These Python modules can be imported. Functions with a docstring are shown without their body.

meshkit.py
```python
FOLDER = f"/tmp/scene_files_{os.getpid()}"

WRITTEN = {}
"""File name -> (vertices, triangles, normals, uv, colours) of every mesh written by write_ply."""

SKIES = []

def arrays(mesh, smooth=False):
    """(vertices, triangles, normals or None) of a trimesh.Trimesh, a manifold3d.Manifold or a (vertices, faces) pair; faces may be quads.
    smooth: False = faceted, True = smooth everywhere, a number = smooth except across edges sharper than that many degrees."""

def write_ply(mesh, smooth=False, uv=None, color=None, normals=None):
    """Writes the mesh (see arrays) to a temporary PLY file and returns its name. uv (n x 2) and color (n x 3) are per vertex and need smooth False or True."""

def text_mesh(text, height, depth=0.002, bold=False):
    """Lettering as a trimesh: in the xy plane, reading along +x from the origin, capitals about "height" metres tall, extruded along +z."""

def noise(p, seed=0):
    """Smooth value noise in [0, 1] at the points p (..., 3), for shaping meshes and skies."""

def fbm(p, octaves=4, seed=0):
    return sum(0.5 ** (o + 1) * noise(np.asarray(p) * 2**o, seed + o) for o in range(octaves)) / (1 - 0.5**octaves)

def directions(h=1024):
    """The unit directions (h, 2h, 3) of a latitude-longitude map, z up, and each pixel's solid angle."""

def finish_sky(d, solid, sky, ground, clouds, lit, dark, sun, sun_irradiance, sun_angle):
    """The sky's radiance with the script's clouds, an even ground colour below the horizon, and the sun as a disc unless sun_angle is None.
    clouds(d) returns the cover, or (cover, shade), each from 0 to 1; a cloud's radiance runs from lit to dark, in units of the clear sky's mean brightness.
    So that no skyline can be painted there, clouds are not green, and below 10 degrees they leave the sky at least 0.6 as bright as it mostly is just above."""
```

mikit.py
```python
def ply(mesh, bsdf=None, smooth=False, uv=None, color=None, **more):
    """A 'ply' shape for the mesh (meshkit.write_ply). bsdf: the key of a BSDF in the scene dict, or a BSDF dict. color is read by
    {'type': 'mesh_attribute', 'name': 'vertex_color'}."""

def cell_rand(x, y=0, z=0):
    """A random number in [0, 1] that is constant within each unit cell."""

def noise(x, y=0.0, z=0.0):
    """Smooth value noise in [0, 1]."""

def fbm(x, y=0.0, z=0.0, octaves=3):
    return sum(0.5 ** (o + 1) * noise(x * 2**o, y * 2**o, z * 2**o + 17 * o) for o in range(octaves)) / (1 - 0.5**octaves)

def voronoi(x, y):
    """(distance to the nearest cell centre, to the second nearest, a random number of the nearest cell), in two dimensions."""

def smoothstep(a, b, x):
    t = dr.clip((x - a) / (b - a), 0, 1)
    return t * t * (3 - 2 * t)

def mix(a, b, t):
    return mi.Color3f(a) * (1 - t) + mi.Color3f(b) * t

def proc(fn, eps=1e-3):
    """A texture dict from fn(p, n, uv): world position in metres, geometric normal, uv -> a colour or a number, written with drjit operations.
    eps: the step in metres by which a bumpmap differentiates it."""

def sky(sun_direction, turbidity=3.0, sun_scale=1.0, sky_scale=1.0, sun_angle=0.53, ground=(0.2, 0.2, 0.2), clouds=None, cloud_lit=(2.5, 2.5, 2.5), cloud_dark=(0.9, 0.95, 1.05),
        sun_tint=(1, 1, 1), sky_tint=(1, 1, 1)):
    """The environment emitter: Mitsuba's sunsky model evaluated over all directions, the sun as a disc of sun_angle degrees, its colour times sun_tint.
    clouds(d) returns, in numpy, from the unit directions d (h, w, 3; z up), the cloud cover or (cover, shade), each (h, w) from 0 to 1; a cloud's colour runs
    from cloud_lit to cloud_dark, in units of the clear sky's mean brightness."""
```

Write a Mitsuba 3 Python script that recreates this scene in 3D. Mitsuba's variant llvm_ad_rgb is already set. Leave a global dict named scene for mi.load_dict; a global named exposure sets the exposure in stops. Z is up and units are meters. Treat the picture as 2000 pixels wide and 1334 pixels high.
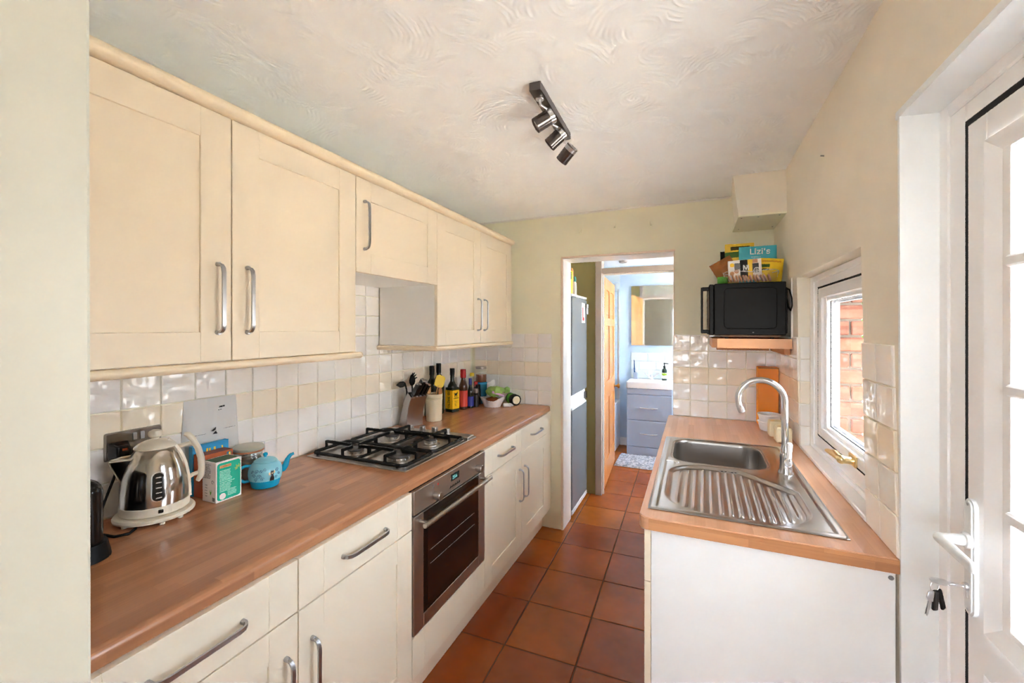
import math, random
import numpy as np, trimesh, drjit as dr, mitsuba as mi
from shapely.geometry import Polygon, box as sbox
from shapely.ops import unary_union
import mikit, meshkit
from mikit import noise, fbm, smoothstep, mix, cell_rand
T = mi.ScalarTransform4f
rng = random.Random(7)
scene, labels = {'type': 'scene'}, {}
PI = math.pi

# ---------------------------------------------------------------- camera, sky, lights, exposure
F_PX, YAW, EYE = 831.83, 0.40428, 1.4895
scene['camera'] = {'type': 'perspective', 'fov': math.degrees(2 * math.atan(1000 / F_PX)), 'fov_axis': 'x', 'near_clip': 0.02, 'far_clip': 200.0,
                   'principal_point_offset_y': 26.1 / 1334,
                   'to_world': T().look_at(origin=[0, 0, EYE], target=[-math.sin(YAW), math.cos(YAW), EYE], up=[0, 0, 1])}
scene['sky'] = mikit.sky([-0.35, 0.45, 0.82], turbidity=3.0, sun_scale=0.6, sky_scale=1.0, sun_angle=2.0, ground=(0.45, 0.45, 0.44),
                         clouds=lambda d: 0.93 + 0 * d[..., 2], cloud_lit=(2.22, 2.46, 2.73), cloud_dark=(1.2, 1.2, 1.2))
exposure = 5.8
LAMP = 0.04      # the ceiling lamp of the room behind the camera

# ---------------------------------------------------------------- helpers
def S(r, g, b):
    return [((c / 255) / 12.92 if c <= 10 else (((c / 255) + 0.055) / 1.055) ** 2.4) for c in (r, g, b)]
def rgb(c): return {'type': 'rgb', 'value': list(map(float, c))}
def prin(c, rough=0.5, metal=0.0, spec=0.5, **kw):
    base = c if isinstance(c, dict) else rgb(c)
    return {'type': 'principled', 'base_color': base, 'roughness': float(rough), 'metallic': float(metal), 'specular': float(spec), **kw}
def mat(name, d, bump=None, scale=1.0, two=True):
    if bump is not None: d = {'type': 'bumpmap', 'arbitrary': bump, 'scale': scale, 'bsdf': d}
    scene[name] = {'type': 'twosided', 'bsdf': d} if two else d
def uniq(key):
    if key not in scene and key not in labels and not any(k.startswith(key + '__') for k in scene): return key
    n = 1
    while f'{key}_{n:03d}' in scene or f'{key}_{n:03d}' in labels: n += 1
    return f'{key}_{n:03d}'
def lab(key, label=None, cat=None, group=None, kind=None):
    d = labels.setdefault(key, {})
    for a, b in (('label', label), ('category', cat), ('group', group), ('kind', kind)):
        if b: d[a] = b
    return key
def thing(name, label, cat, group=None, kind=None):
    return lab(uniq(name), label, cat, group, kind)
def add(name, mesh, m, smooth=False, label=None, cat=None, group=None, kind=None, uv=None):
    key = uniq(name)
    scene[key] = mikit.ply(mesh, m, smooth, uv=uv)
    if label or cat or kind: lab(key, label, cat, group, kind)
    return key
def cc(*ms): return trimesh.util.concatenate([m for m in ms if m is not None])
def hullpts(p): return trimesh.convex.convex_hull(np.asarray(p, float))
def cb(x0, x1, y0, y1, z0, z1, c=0.0015):
    x0, x1 = min(x0, x1), max(x0, x1); y0, y1 = min(y0, y1), max(y0, y1); z0, z1 = min(z0, z1), max(z0, z1)
    c = min(c, (x1 - x0) / 2.5, (y1 - y0) / 2.5, (z1 - z0) / 2.5)
    P = []
    for x, dx in ((x0, c), (x1, -c)):
        for y, dy in ((y0, c), (y1, -c)):
            for z, dz in ((z0, c), (z1, -c)):
                P += [(x + dx, y + dy, z), (x + dx, y, z + dz), (x, y + dy, z + dz)]
    return hullpts(P)
def rb(x0, x1, y0, y1, z0, z1, r, n=1):
    s = trimesh.creation.icosphere(subdivisions=n, radius=r).vertices
    P = [s + [x, y, z] for x in (x0 + r, x1 - r) for y in (y0 + r, y1 - r) for z in (z0 + r, z1 - r)]
    return hullpts(np.vstack(P))
def prism(poly, axis, a0, a1):
    if not isinstance(poly, Polygon): poly = Polygon(poly)
    m = trimesh.creation.extrude_polygon(poly, abs(a1 - a0), engine='earcut')
    v = m.vertices.copy(); a, b, c = v[:, 0], v[:, 1], v[:, 2] + min(a0, a1)
    if axis == 'z': return trimesh.Trimesh(np.c_[a, b, c], m.faces, process=False)
    if axis == 'x': return trimesh.Trimesh(np.c_[c, a, b], m.faces, process=False)
    return trimesh.Trimesh(np.c_[a, c, b], m.faces[:, ::-1], process=False)
def rrect(x0, x1, y0, y1, r, n=6):
    return Polygon([(x0 + r, y0 + r), (x1 - r, y0 + r), (x1 - r, y1 - r), (x0 + r, y1 - r)]).buffer(r, quad_segs=n)
def sweep(path, sec, up=None, closed=False, scale=None, caps=True):
    """path (n,3), sec (k,2) section in (side, up) frame"""
    P = np.asarray(path, float); n = len(P); sec = np.asarray(sec, float); k = len(sec)
    t = np.zeros_like(P)
    if closed: t = np.roll(P, -1, 0) - np.roll(P, 1, 0)
    else:
        t[1:-1] = P[2:] - P[:-2]; t[0] = P[1] - P[0]; t[-1] = P[-1] - P[-2]
    t /= np.linalg.norm(t, axis=1, keepdims=True)
    rings = []; u = None
    for i in range(n):
        if up is not None: u = np.asarray(up, float) - t[i] * np.dot(up, t[i])
        elif u is None:
            a = np.array([0, 0, 1.0]) if abs(t[i][2]) < 0.9 else np.array([1.0, 0, 0]); u = a - t[i] * np.dot(a, t[i])
        else: u = u - t[i] * np.dot(u, t[i])
        u = u / np.linalg.norm(u); s = np.cross(t[i], u)
        w = 1.0 if scale is None else scale[i]
        rings.append(P[i] + w * (sec[:, :1] * s + sec[:, 1:] * u))
    V = np.vstack(rings); Fc = []
    for i in range(n if closed else n - 1):
        j = (i + 1) % n
        for a in range(k):
            b = (a + 1) % k
            Fc += [(i * k + a, i * k + b, j * k + b), (i * k + a, j * k + b, j * k + a)]
    if caps and not closed:
        V = np.vstack([V, P[0], P[-1]])
        for a in range(k):
            b = (a + 1) % k
            Fc += [(n * k, b, a), (n * k + 1, (n - 1) * k + a, (n - 1) * k + b)]
    m = trimesh.Trimesh(V, Fc, process=False)
    if m.volume < 0: m.invert()
    return m
def circ(r, n=10): return [(r * math.cos(2 * PI * i / n), r * math.sin(2 * PI * i / n)) for i in range(n)]
def tube(path, r, n=10, closed=False):
    if np.ndim(r) == 0: return sweep(path, circ(r, n), closed=closed)
    return sweep(path, circ(1, n), scale=r, closed=closed)
def lathe(prof, n=32, c=(0, 0, 0)):
    p = np.asarray(prof, float); k = len(p); V = []; Fc = []
    for i in range(n):
        a = 2 * PI * i / n
        V.append(np.c_[p[:, 0] * math.cos(a), p[:, 0] * math.sin(a), p[:, 1]])
    for i in range(n):
        j = (i + 1) % n
        for q in range(k - 1): Fc += [(i * k + q, j * k + q, j * k + q + 1), (i * k + q, j * k + q + 1, i * k + q + 1)]
    m = trimesh.Trimesh(np.vstack(V), Fc, process=False)
    m.merge_vertices(digits_vertex=7); m.update_faces(m.nondegenerate_faces())
    if m.volume < 0: m.invert()
    m.apply_translation(c); return m
def cyl(p, q, r, n=16, bev=0.0):
    p, q = np.asarray(p, float), np.asarray(q, float); L = np.linalg.norm(q - p)
    b = min(bev, r * .5, L * .4)
    m = lathe([(0, 0), (r - b, 0), (r, b), (r, L - b), (r - b, L), (0, L)] if b else [(0, 0), (r, 0), (r, L), (0, L)], n)
    z = (q - p) / L; a = np.array([1, 0, 0]) if abs(z[0]) < .8 else np.array([0, 1, 0]); x = np.cross(a, z); x /= np.linalg.norm(x); y = np.cross(z, x)
    M = np.eye(4); M[:3, 0], M[:3, 1], M[:3, 2], M[:3, 3] = x, y, z, p
    m.apply_transform(M); return m
def ball(c, r, s=(1, 1, 1), sub=2):
    m = trimesh.creation.icosphere(subdivisions=sub, radius=r); m.apply_scale(s); m.apply_translation(c); return m
def put(m, loc=(0, 0, 0), rz=0.0, rx=0.0, ry=0.0):
    m = m.copy(); R = trimesh.transformations.euler_matrix(rx, ry, rz); R[:3, 3] = loc; m.apply_transform(R); return m
def frame(m, o, right, up):
    right, up = np.asarray(right, float), np.asarray(up, float); right /= np.linalg.norm(right); nrm = np.cross(right, up); nrm /= np.linalg.norm(nrm); up = np.cross(nrm, right)
    M = np.eye(4); M[:3, 0], M[:3, 1], M[:3, 2], M[:3, 3] = right, up, nrm, o
    m = m.copy(); m.apply_transform(M); return m
def text(s, h, o, right, up, depth=0.0005, bold=False, center=False):
    m = meshkit.text_mesh(s, h, depth, bold)
    if center: m.apply_translation([-m.bounds[:, 0].mean(), 0, 0])
    return frame(m, o, right, up)
def flat(w, h, o, right, up, d=0.0005, r=0.0):
    g = rrect(0, w, 0, h, r) if r else sbox(0, 0, w, h)
    return frame(prism(g, 'z', 0, d), o, right, up)
def grid(nx, ny, fn, uvs=True):
    u, v = np.meshgrid(np.linspace(0, 1, nx), np.linspace(0, 1, ny), indexing='ij')
    V = fn(u.ravel(), v.ravel()); i = np.arange(nx * ny).reshape(nx, ny)
    a, b, c, d = i[:-1, :-1].ravel(), i[1:, :-1].ravel(), i[1:, 1:].ravel(), i[:-1, 1:].ravel()
    return trimesh.Trimesh(V, np.vstack([np.c_[a, b, c], np.c_[a, c, d]]), process=False), np.c_[u.ravel(), v.ravel()]
def crumple(m, amp, freq, seed=0):
    m = m.copy(); v = np.asarray(m.vertices); k = np.asarray(m.vertex_normals)
    d = meshkit.fbm(v * freq + 37.1 * seed, 3, seed) - .5
    m.vertices = v + k * (2 * amp * d)[:, None]; return m
def arc(c, r, a0, a1, n, e1, e2):
    e1, e2 = np.asarray(e1, float), np.asarray(e2, float)
    return [np.asarray(c, float) + r * (math.cos(a) * e1 + math.sin(a) * e2) for a in np.linspace(a0, a1, n)]

# ---------------------------------------------------------------- materials
def paint_fn(c, amp=0.06, f=6.0):
    c = S(*c)
    def fn(p, n, uv):
        t = fbm(p.x * f, p.y * f, p.z * f, 3)
        return mi.Color3f(c) * (1 - amp + 2 * amp * t * 0.9)
    return mikit.proc(fn)
def plaster_bump(p, n, uv): return fbm(p.x * 14, p.y * 14, p.z * 14, 3)
mat('wall_paint', prin(paint_fn((228, 224, 200)), 0.55, spec=0.3), mikit.proc(plaster_bump, 4e-3), 0.004)
mat('wall_paint_side', prin(paint_fn((226, 218, 202)), 0.55, spec=0.3), mikit.proc(plaster_bump, 4e-3), 0.004)
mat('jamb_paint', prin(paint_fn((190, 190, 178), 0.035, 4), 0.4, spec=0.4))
mat('olive_paint', prin(paint_fn((150, 138, 92)), 0.6, spec=0.3))
mat('blue_paint', prin(S(190, 213, 234), 0.55, spec=0.3))
mat('taupe_gloss', prin(S(176, 160, 150), 0.3, spec=0.5))
mat('lining_white', prin(S(226, 222, 216), 0.3, spec=0.5))
mat('trim_pinkish', prin(S(226, 206, 186), 0.45, spec=0.4))
mat('ceiling_artex', prin(S(243, 245, 245), 0.5, spec=0.35))
mat('white_ceiling', prin(S(240, 243, 246), 0.6, spec=0.3))
def glaze(p, n, uv): return fbm(p.x * 22 + 3, p.y * 22, p.z * 22, 2)
for nm, c in (('tile_white', (234, 229, 222)), ('tile_white_warm', (236, 229, 219)), ('tile_grey', (231, 226, 221)), ('tile_cream', (238, 224, 201)), ('tile_cream_pale', (237, 226, 208))):
    mat(nm, prin(S(*c), 0.1, spec=0.6), mikit.proc(glaze, 3e-3), 0.006)
mat('grout', prin(S(222, 214, 200), 0.8, spec=0.2))
mat('floor_grout', prin(S(92, 66, 50), 0.8, spec=0.2))
def terra(base):
    c = S(*base)
    def fn(p, n, uv):
        t = fbm(p.x * 4, p.y * 4, 0.0, 3); s = fbm(p.x * 30, p.y * 30, 2.0, 2)
        return mi.Color3f(c) * (0.62 + 0.62 * t + 0.14 * s)
    return mikit.proc(fn)
def terra_bump(p, n, uv): return fbm(p.x * 9, p.y * 9, 0.0, 3)
for i, c in enumerate(((150, 77, 24), (142, 70, 24), (154, 83, 28), (138, 67, 27))):
    mat(f'terracotta_{"abcd"[i]}', prin(terra(c), 0.3, spec=0.5), mikit.proc(terra_bump, 4e-3), 0.006)
def wood(axis, c0, c1, w=0.031, L=0.42):
    c0, c1 = S(*c0), S(*c1)
    def fn(p, n, uv):
        a, b = (p.y, p.x) if axis == 'y' else (p.x, p.y)
        side = dr.abs(n.z) < 0.5
        b = dr.select(side, p.z * 0.83 + 0.31, b)
        i = dr.floor(b / w); off = cell_rand(i, 3) * 5
        j = dr.floor(a / (L * (0.6 + 0.7 * cell_rand(i, 9))) + off)
        r = cell_rand(i, j, 5)
        g = fbm(a * 6, b * 260, r * 20, 3); k = fbm(a * 3, b * 60, r * 9, 2)
        return mix(c0, c1, dr.clip(0.2 + 0.55 * r + 0.4 * (g - .5) + 0.25 * (k - .5), 0, 1))
    return mikit.proc(fn)
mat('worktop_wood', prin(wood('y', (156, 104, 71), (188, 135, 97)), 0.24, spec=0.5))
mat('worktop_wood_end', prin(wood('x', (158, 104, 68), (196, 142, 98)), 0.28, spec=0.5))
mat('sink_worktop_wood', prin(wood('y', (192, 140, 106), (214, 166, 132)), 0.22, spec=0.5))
mat('cream_door', prin(S(220, 206, 183), 0.38, spec=0.4))
mat('cream_base', prin(S(230, 221, 202), 0.38, spec=0.4))
mat('cream_moulding', prin(S(226, 209, 181), 0.35, spec=0.45))
mat('carcass_white', prin(S(228, 226, 220), 0.4, spec=0.4))
mat('end_panel_white', prin(S(222, 222, 221), 0.35, spec=0.4))
mat('plinth_cream', prin(S(226, 214, 194), 0.45, spec=0.4))
mat('shadow_gap', prin(S(40, 34, 28), 0.8, spec=0.1))
mat('handle_steel', prin(S(176, 176, 178), 0.3, 1.0))
mat('chrome', prin(S(222, 224, 228), 0.06, 1.0))
mat('socket_chrome', prin(S(150, 144, 140), 0.12, 1.0))
mat('mirror_glass', prin(S(236, 240, 240), 0.01, 1.0))
mat('kettle_steel', prin(S(206, 200, 192), 0.08, 1.0))
def brushed(p, n, uv): return fbm(p.x * 6, p.y * 6, p.z * 900, 2)
mat('oven_steel', prin(S(192, 186, 182), 0.34, 1.0))
mat('hob_steel', prin(S(190, 184, 176), 0.28, 1.0))
mat('sink_steel', prin(S(196, 194, 192), 0.2, 1.0))
mat('dark_chrome', prin(S(104, 98, 96), 0.2, 1.0))
mat('block_steel', prin(S(176, 168, 162), 0.25, 1.0))
mat('cast_iron', prin(S(9, 9, 9), 0.35, spec=0.3))
mat('burner_cap', prin(S(66, 62, 60), 0.45, spec=0.4))
mat('black_gloss', prin(S(10, 10, 11), 0.12, spec=0.5))
mat('black_satin', prin(S(11, 11, 11), 0.45, spec=0.16))
mat('black_plastic', prin(S(10, 10, 10), 0.42, spec=0.18))
mat('oven_glass', prin(S(22, 14, 13), 0.06, spec=0.6))
mat('oven_glass_edge', prin(S(10, 9, 9), 0.08, spec=0.5))
mat('display_glass', prin(S(18, 30, 32), 0.15, spec=0.5))
mat('kettle_cream', prin(S(222, 212, 192), 0.3, spec=0.5))
mat('ceramic_cream', prin(S(224, 206, 172), 0.2, spec=0.55))
mat('ceramic_white', prin(S(236, 233, 232), 0.12, spec=0.55))
mat('upvc', prin(S(238, 238, 239), 0.28, spec=0.45))
mat('handle_white', prin(S(216, 219, 220), 0.25, spec=0.45))
mat('upvc_door', prin(S(232, 232, 233), 0.28, spec=0.45))
mat('reveal_white', prin(S(230, 234, 235), 0.4, spec=0.4))
mat('spacer_silver', prin(S(206, 212, 220), 0.4, spec=0.4))
mat('gasket', prin(S(16, 16, 20), 0.6, spec=0.2))
mat('brass', prin(S(255, 232, 176), 0.12, 1.0))
mat('brass_dull', prin(S(190, 140, 70), 0.3, 1.0))
mat('paper_white', prin(S(232, 230, 226), 0.7, spec=0.2))
mat('pouch_grey', prin(S(206, 204, 200), 0.5, spec=0.3))
mat('ink', prin(S(28, 28, 30), 0.6, spec=0.2))
mat('ink_grey', prin(S(120, 118, 116), 0.6, spec=0.2))
def mkcol(n, c, rough=0.5, **k): mat(n, prin(S(*c), rough, **k))
for n, c, r in (('card_blue', (44, 150, 196), .45), ('card_yellow', (236, 196, 40), .45), ('card_rust', (176, 84, 40), .5), ('card_rust_top', (130, 62, 40), .5), ('card_green', (20, 168, 134), .5),
                ('card_white', (232, 226, 220), .5), ('card_darkgreen', (58, 92, 60), .5), ('card_gold', (206, 168, 110), .5), ('mint', (170, 226, 208), .5),
                ('teapot_pale', (136, 200, 214), .18), ('teapot_deep', (16, 150, 186), .15), ('swirl_blue', (48, 92, 140), .4), ('cat_black', (24, 20, 22), .4), ('cat_buff', (226, 198, 160), .4),
                ('rubber_rust', (176, 112, 76), .6), ('oil_glass', (22, 26, 16), .1), ('label_yellow', (240, 186, 14), .4), ('label_red', (214, 70, 48), .4), ('cap_red', (170, 28, 24), .3), ('label_blue', (48, 56, 140), .4),
                ('label_green', (90, 160, 60), .5), ('vinegar', (70, 40, 20), .1), ('cap_yellow', (220, 190, 40), .4), ('jam_brown', (116, 54, 26), .2), ('lid_blue', (40, 140, 190), .35), ('tub_blue', (30, 110, 140), .35),
                ('tub_paper', (214, 208, 206), .6), ('bag_green', (150, 184, 96), .45), ('bag_lilac', (196, 160, 190), .5), ('spice_dark', (40, 34, 30), .3), ('wood_spoon', (176, 116, 66), .5), ('wood_pale', (200, 150, 96), .5),
                ('blue_plastic', (20, 120, 190), .35), ('orange_card', (222, 128, 8), .45), ('orange_edge', (236, 150, 24), .45), ('wax_cream', (236, 224, 190), .5), ('mw_shelf', (206, 150, 106), .35),
                ('bag_turq', (70, 176, 192), .4), ('bag_yellow', (222, 184, 50), .4), ('bag_brown', (150, 92, 44), .6), ('bag_lime', (140, 176, 40), .4), ('biscuit', (196, 146, 110), .6), ('fridge_silver', (112, 118, 124), .22),
                ('fridge_white', (222, 226, 228), .4), ('vanity_grey', (156, 168, 188), .35), ('toothbrush_blue', (30, 70, 120), .3), ('soap_glass', (20, 40, 30), .12), ('bath_white', (240, 243, 246), .15), ('metro_white', (222, 234, 240), .12),
                ('metro_grout', (196, 206, 212), .7), ('detector', (160, 152, 152), .5), ('skirting_white', (236, 238, 240), .4), ('red_mark', (196, 40, 50), .5), ('teal_cap', (70, 150, 150), .4), ('ground_stone', (226, 222, 214), .8),
                ('shed_blue', (62, 76, 96), .6), ('mortar', (140, 130, 118), .9), ('dining_wall', (232, 228, 218), .6), ('dining_floor', (150, 110, 78), .5), ('cable_white', (226, 224, 220), .4), ('rubber_grey', (90, 90, 92), .6)):
    mkcol(n, c, r)
def brickc(p, n, uv):
    t = fbm(p.x * 40, p.y * 40, p.z * 40, 3); r = cell_rand(dr.floor(p.z / 0.075), dr.floor(p.x / 0.11), 2)
    return mix(mix(S(116, 72, 58), S(146, 98, 80), r), S(140, 118, 102), dr.clip(1.6 * (t - .45), 0, .7))
mat('brick_red', prin(mikit.proc(brickc), 0.85, spec=0.2))
def pine(p, n, uv):
    g = fbm(p.x * 30, p.y * 30, p.z * 2.2, 3); k = dr.sin((p.y * 46 + 3 * fbm(p.x * 4, p.y * 4, p.z * 0.8, 2)) * 6) * .5 + .5
    return mix(S(206, 132, 72), S(228, 162, 98), dr.clip(g * .7 + k * .3, 0, 1))
mat('pine_wood', prin(mikit.proc(pine), 0.35, spec=0.45))
def matfn(p, n, uv): return mix(S(140, 144, 154), S(190, 192, 200), smoothstep(.3, .7, fbm(p.x * 60, p.y * 60, 0.0, 3)))
mat('bath_mat', prin(mikit.proc(matfn), 0.9, spec=0.1))
mat('glass_pane', {'type': 'thindielectric', 'int_ior': 1.5}, two=False)
mat('jar_glass', {'type': 'thindielectric', 'int_ior': 1.5, 'specular_transmittance': rgb((.9, .92, .9))}, two=False)
mat('jar_lid', prin(S(176, 176, 160), 0.12, spec=0.6))
mat('jar_contents', prin(S(96, 88, 80), 0.3, spec=0.5))
mat('clear_plastic', {'type': 'thindielectric', 'int_ior': 1.45, 'specular_transmittance': rgb((.86, .84, .83))}, two=False)
mat('leaf', {'type': 'principledthin', 'base_color': rgb(S(96, 136, 60)), 'roughness': .5, 'diff_trans': .7}, two=False)

# ================================================================ STRUCTURE
XL, XWL, YB, ZC = -1.640, -1.647, 3.036, 2.3274      # left tile face, left wall, back wall, ceiling
ZT, TH = 0.91, 0.038
def xr(z): return 0.444 + 0.0219 * (2.3274 - z)        # leaning right wall
K = dict(kind='structure')

# --- floor tiles
RT, GX, GY, GS = 0.0187, -0.8215, 1.8304, 0.3412
add('floor', cb(-1.75, 0.72, -0.35, 5.7, -0.08, -0.003, .001), 'floor_grout', label='terracotta quarry tile floor with dark joints running from kitchen to bathroom', cat='floor', **K)
def tile_mesh(w, h, t, e, lean=0.0012):
    P = []
    for i, z in ((0, 0), (lean, t - e), (lean + e, t)): P += [(s * (w / 2 - i), q * (h / 2 - i), z) for s, q in ((-1, -1), (1, -1), (1, 1), (-1, 1))]
    return hullpts(P)
fl = tile_mesh(GS - .006, GS - .006, .012, .0018, .0004)
floor_dicts = [mikit.ply(fl, f'terracotta_{c}', 35) for c in 'abcd']
for i in range(-3, 5):
    for j in range(-6, 12):
        u, v = (i + .5) * GS, (j + .5) * GS
        x, y = GX + u * math.cos(RT) - v * math.sin(RT), GY + v * math.cos(RT) + u * math.sin(RT)
        if x < -1.62 or x > 0.62: continue
        if y < 3.0 and (x < -1.22 or (x > .06 and y > 1.55)): continue
        k = uniq('floor__tile')
        scene[k] = {**floor_dicts[rng.choice((0, 0, 1, 2, 3))], 'to_world': T().translate([x, y, -.012 + rng.uniform(-.0004, .0002)]).rotate([0, 0, 1], math.degrees(RT) + rng.uniform(-.15, .15)).rotate([1, 0, 0], rng.uniform(-.1, .1)).rotate([0, 1, 0], rng.uniform(-.1, .1))}

# --- walls
add('wall_left', cb(-1.80, XWL, -.05, YB + .2, 0, 2.36, .001), 'wall_paint', label='left kitchen wall behind the hob, tiled above the worktop', cat='wall', **K)
DL, DR, DZ = -0.8974, -0.1209, 2.0087
bw = Polygon([(-1.80, 0), (DL, 0), (DL, DZ), (DR, DZ), (DR, 0), (.60, 0), (.60, 2.36), (-1.80, 2.36)])
add('wall_back', prism(bw, 'y', YB, YB + .2), 'wall_paint', label='pale green end wall around the open doorway', cat='wall', **K)
# doorway lining
t = thing('trim_1', 'white lining boards inside the open doorway to the passage', 'door lining', **K)
add(t + '__jamb', cb(DL, DL + .012, YB - .004, YB + .205, 0, DZ - .012, .002), 'lining_white')
add(t + '__jamb', cb(DR - .006, DR, YB - .004, YB + .205, 0, DZ - .012, .002), 'trim_pinkish')
add(t + '__head', cb(DL, DR, YB - .004, YB + .205, DZ - .012, DZ, .002), 'lining_white')
add(t + '__edge_bead', cc(cb(DL - .006, DL + .008, YB - .008, YB, 0, DZ + .006, .002), cb(DL - .006, DR + .004, YB - .008, YB, DZ - .008, DZ + .006, .002)), 'trim_pinkish')
# ceilings
def artex_h(x, y):
    from scipy.spatial import cKDTree
    g = np.random.default_rng(12); C = np.c_[g.uniform(-1.9, .7, 420), g.uniform(-.1, 3.2, 420)]
    ang, off = g.uniform(0, 2 * PI, 420), g.uniform(.05, .16, 420)
    _, q = cKDTree(C).query(np.c_[x, y] + .05 * np.c_[meshkit.noise(np.c_[x * 11, y * 11, 0 * x], 3) - .5, meshkit.noise(np.c_[x * 11, y * 11, 0 * x + 7], 4) - .5])
    px, py = x - C[q, 0] - off[q] * np.cos(ang[q]), y - C[q, 1] - off[q] * np.sin(ang[q])
    N = lambda f, o, sd: meshkit.fbm(np.c_[x * f, y * f, 0 * x], o, sd)
    r = np.hypot(px, py) + .012 * N(26, 2, 8)
    st = np.maximum(0, np.sin(r * 2 * PI / .015)) ** 1.5
    patch = np.clip((meshkit.noise(np.c_[x * 16, y * 16, 0 * x], 5) - .35) * 3, 0, 1)
    return .0026 * st * patch + .0034 * (N(34, 3, 31) - .5)
def ceil_fn(u, v):
    x, y = -1.70 + 2.20 * u, .10 + 2.95 * v
    return np.c_[x, y, ZC + .0006 - artex_h(x, y)]
m, _ = grid(600, 800, ceil_fn)
m.invert()
k = add('ceiling', cb(-1.80, .62, -.30, YB + .02, ZC + .004, ZC + .08, .001), 'ceiling_artex', label='white swirled textured ceiling over the kitchen', cat='ceiling', **K)
add(k + '__plaster', cc(m), 'ceiling_artex', True)
add(k + '__edge_plaster', cb(-1.80, .62, -.30, .101, ZC, ZC + .004, .0005), 'ceiling_artex')
add('ceiling_bathroom', cb(-1.80, .70, YB + .18, 5.75, 2.28, 2.36, .001), 'white_ceiling', label='plain white ceiling beyond the doorway', cat='ceiling', **K)
# coving line where the end wall meets the ceiling
add('trim_2', cb(XWL, .445, YB - .006, YB, ZC - .012, ZC, .002), 'lining_white', label='thin white line where end wall meets ceiling', cat='trim', **K)

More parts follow.
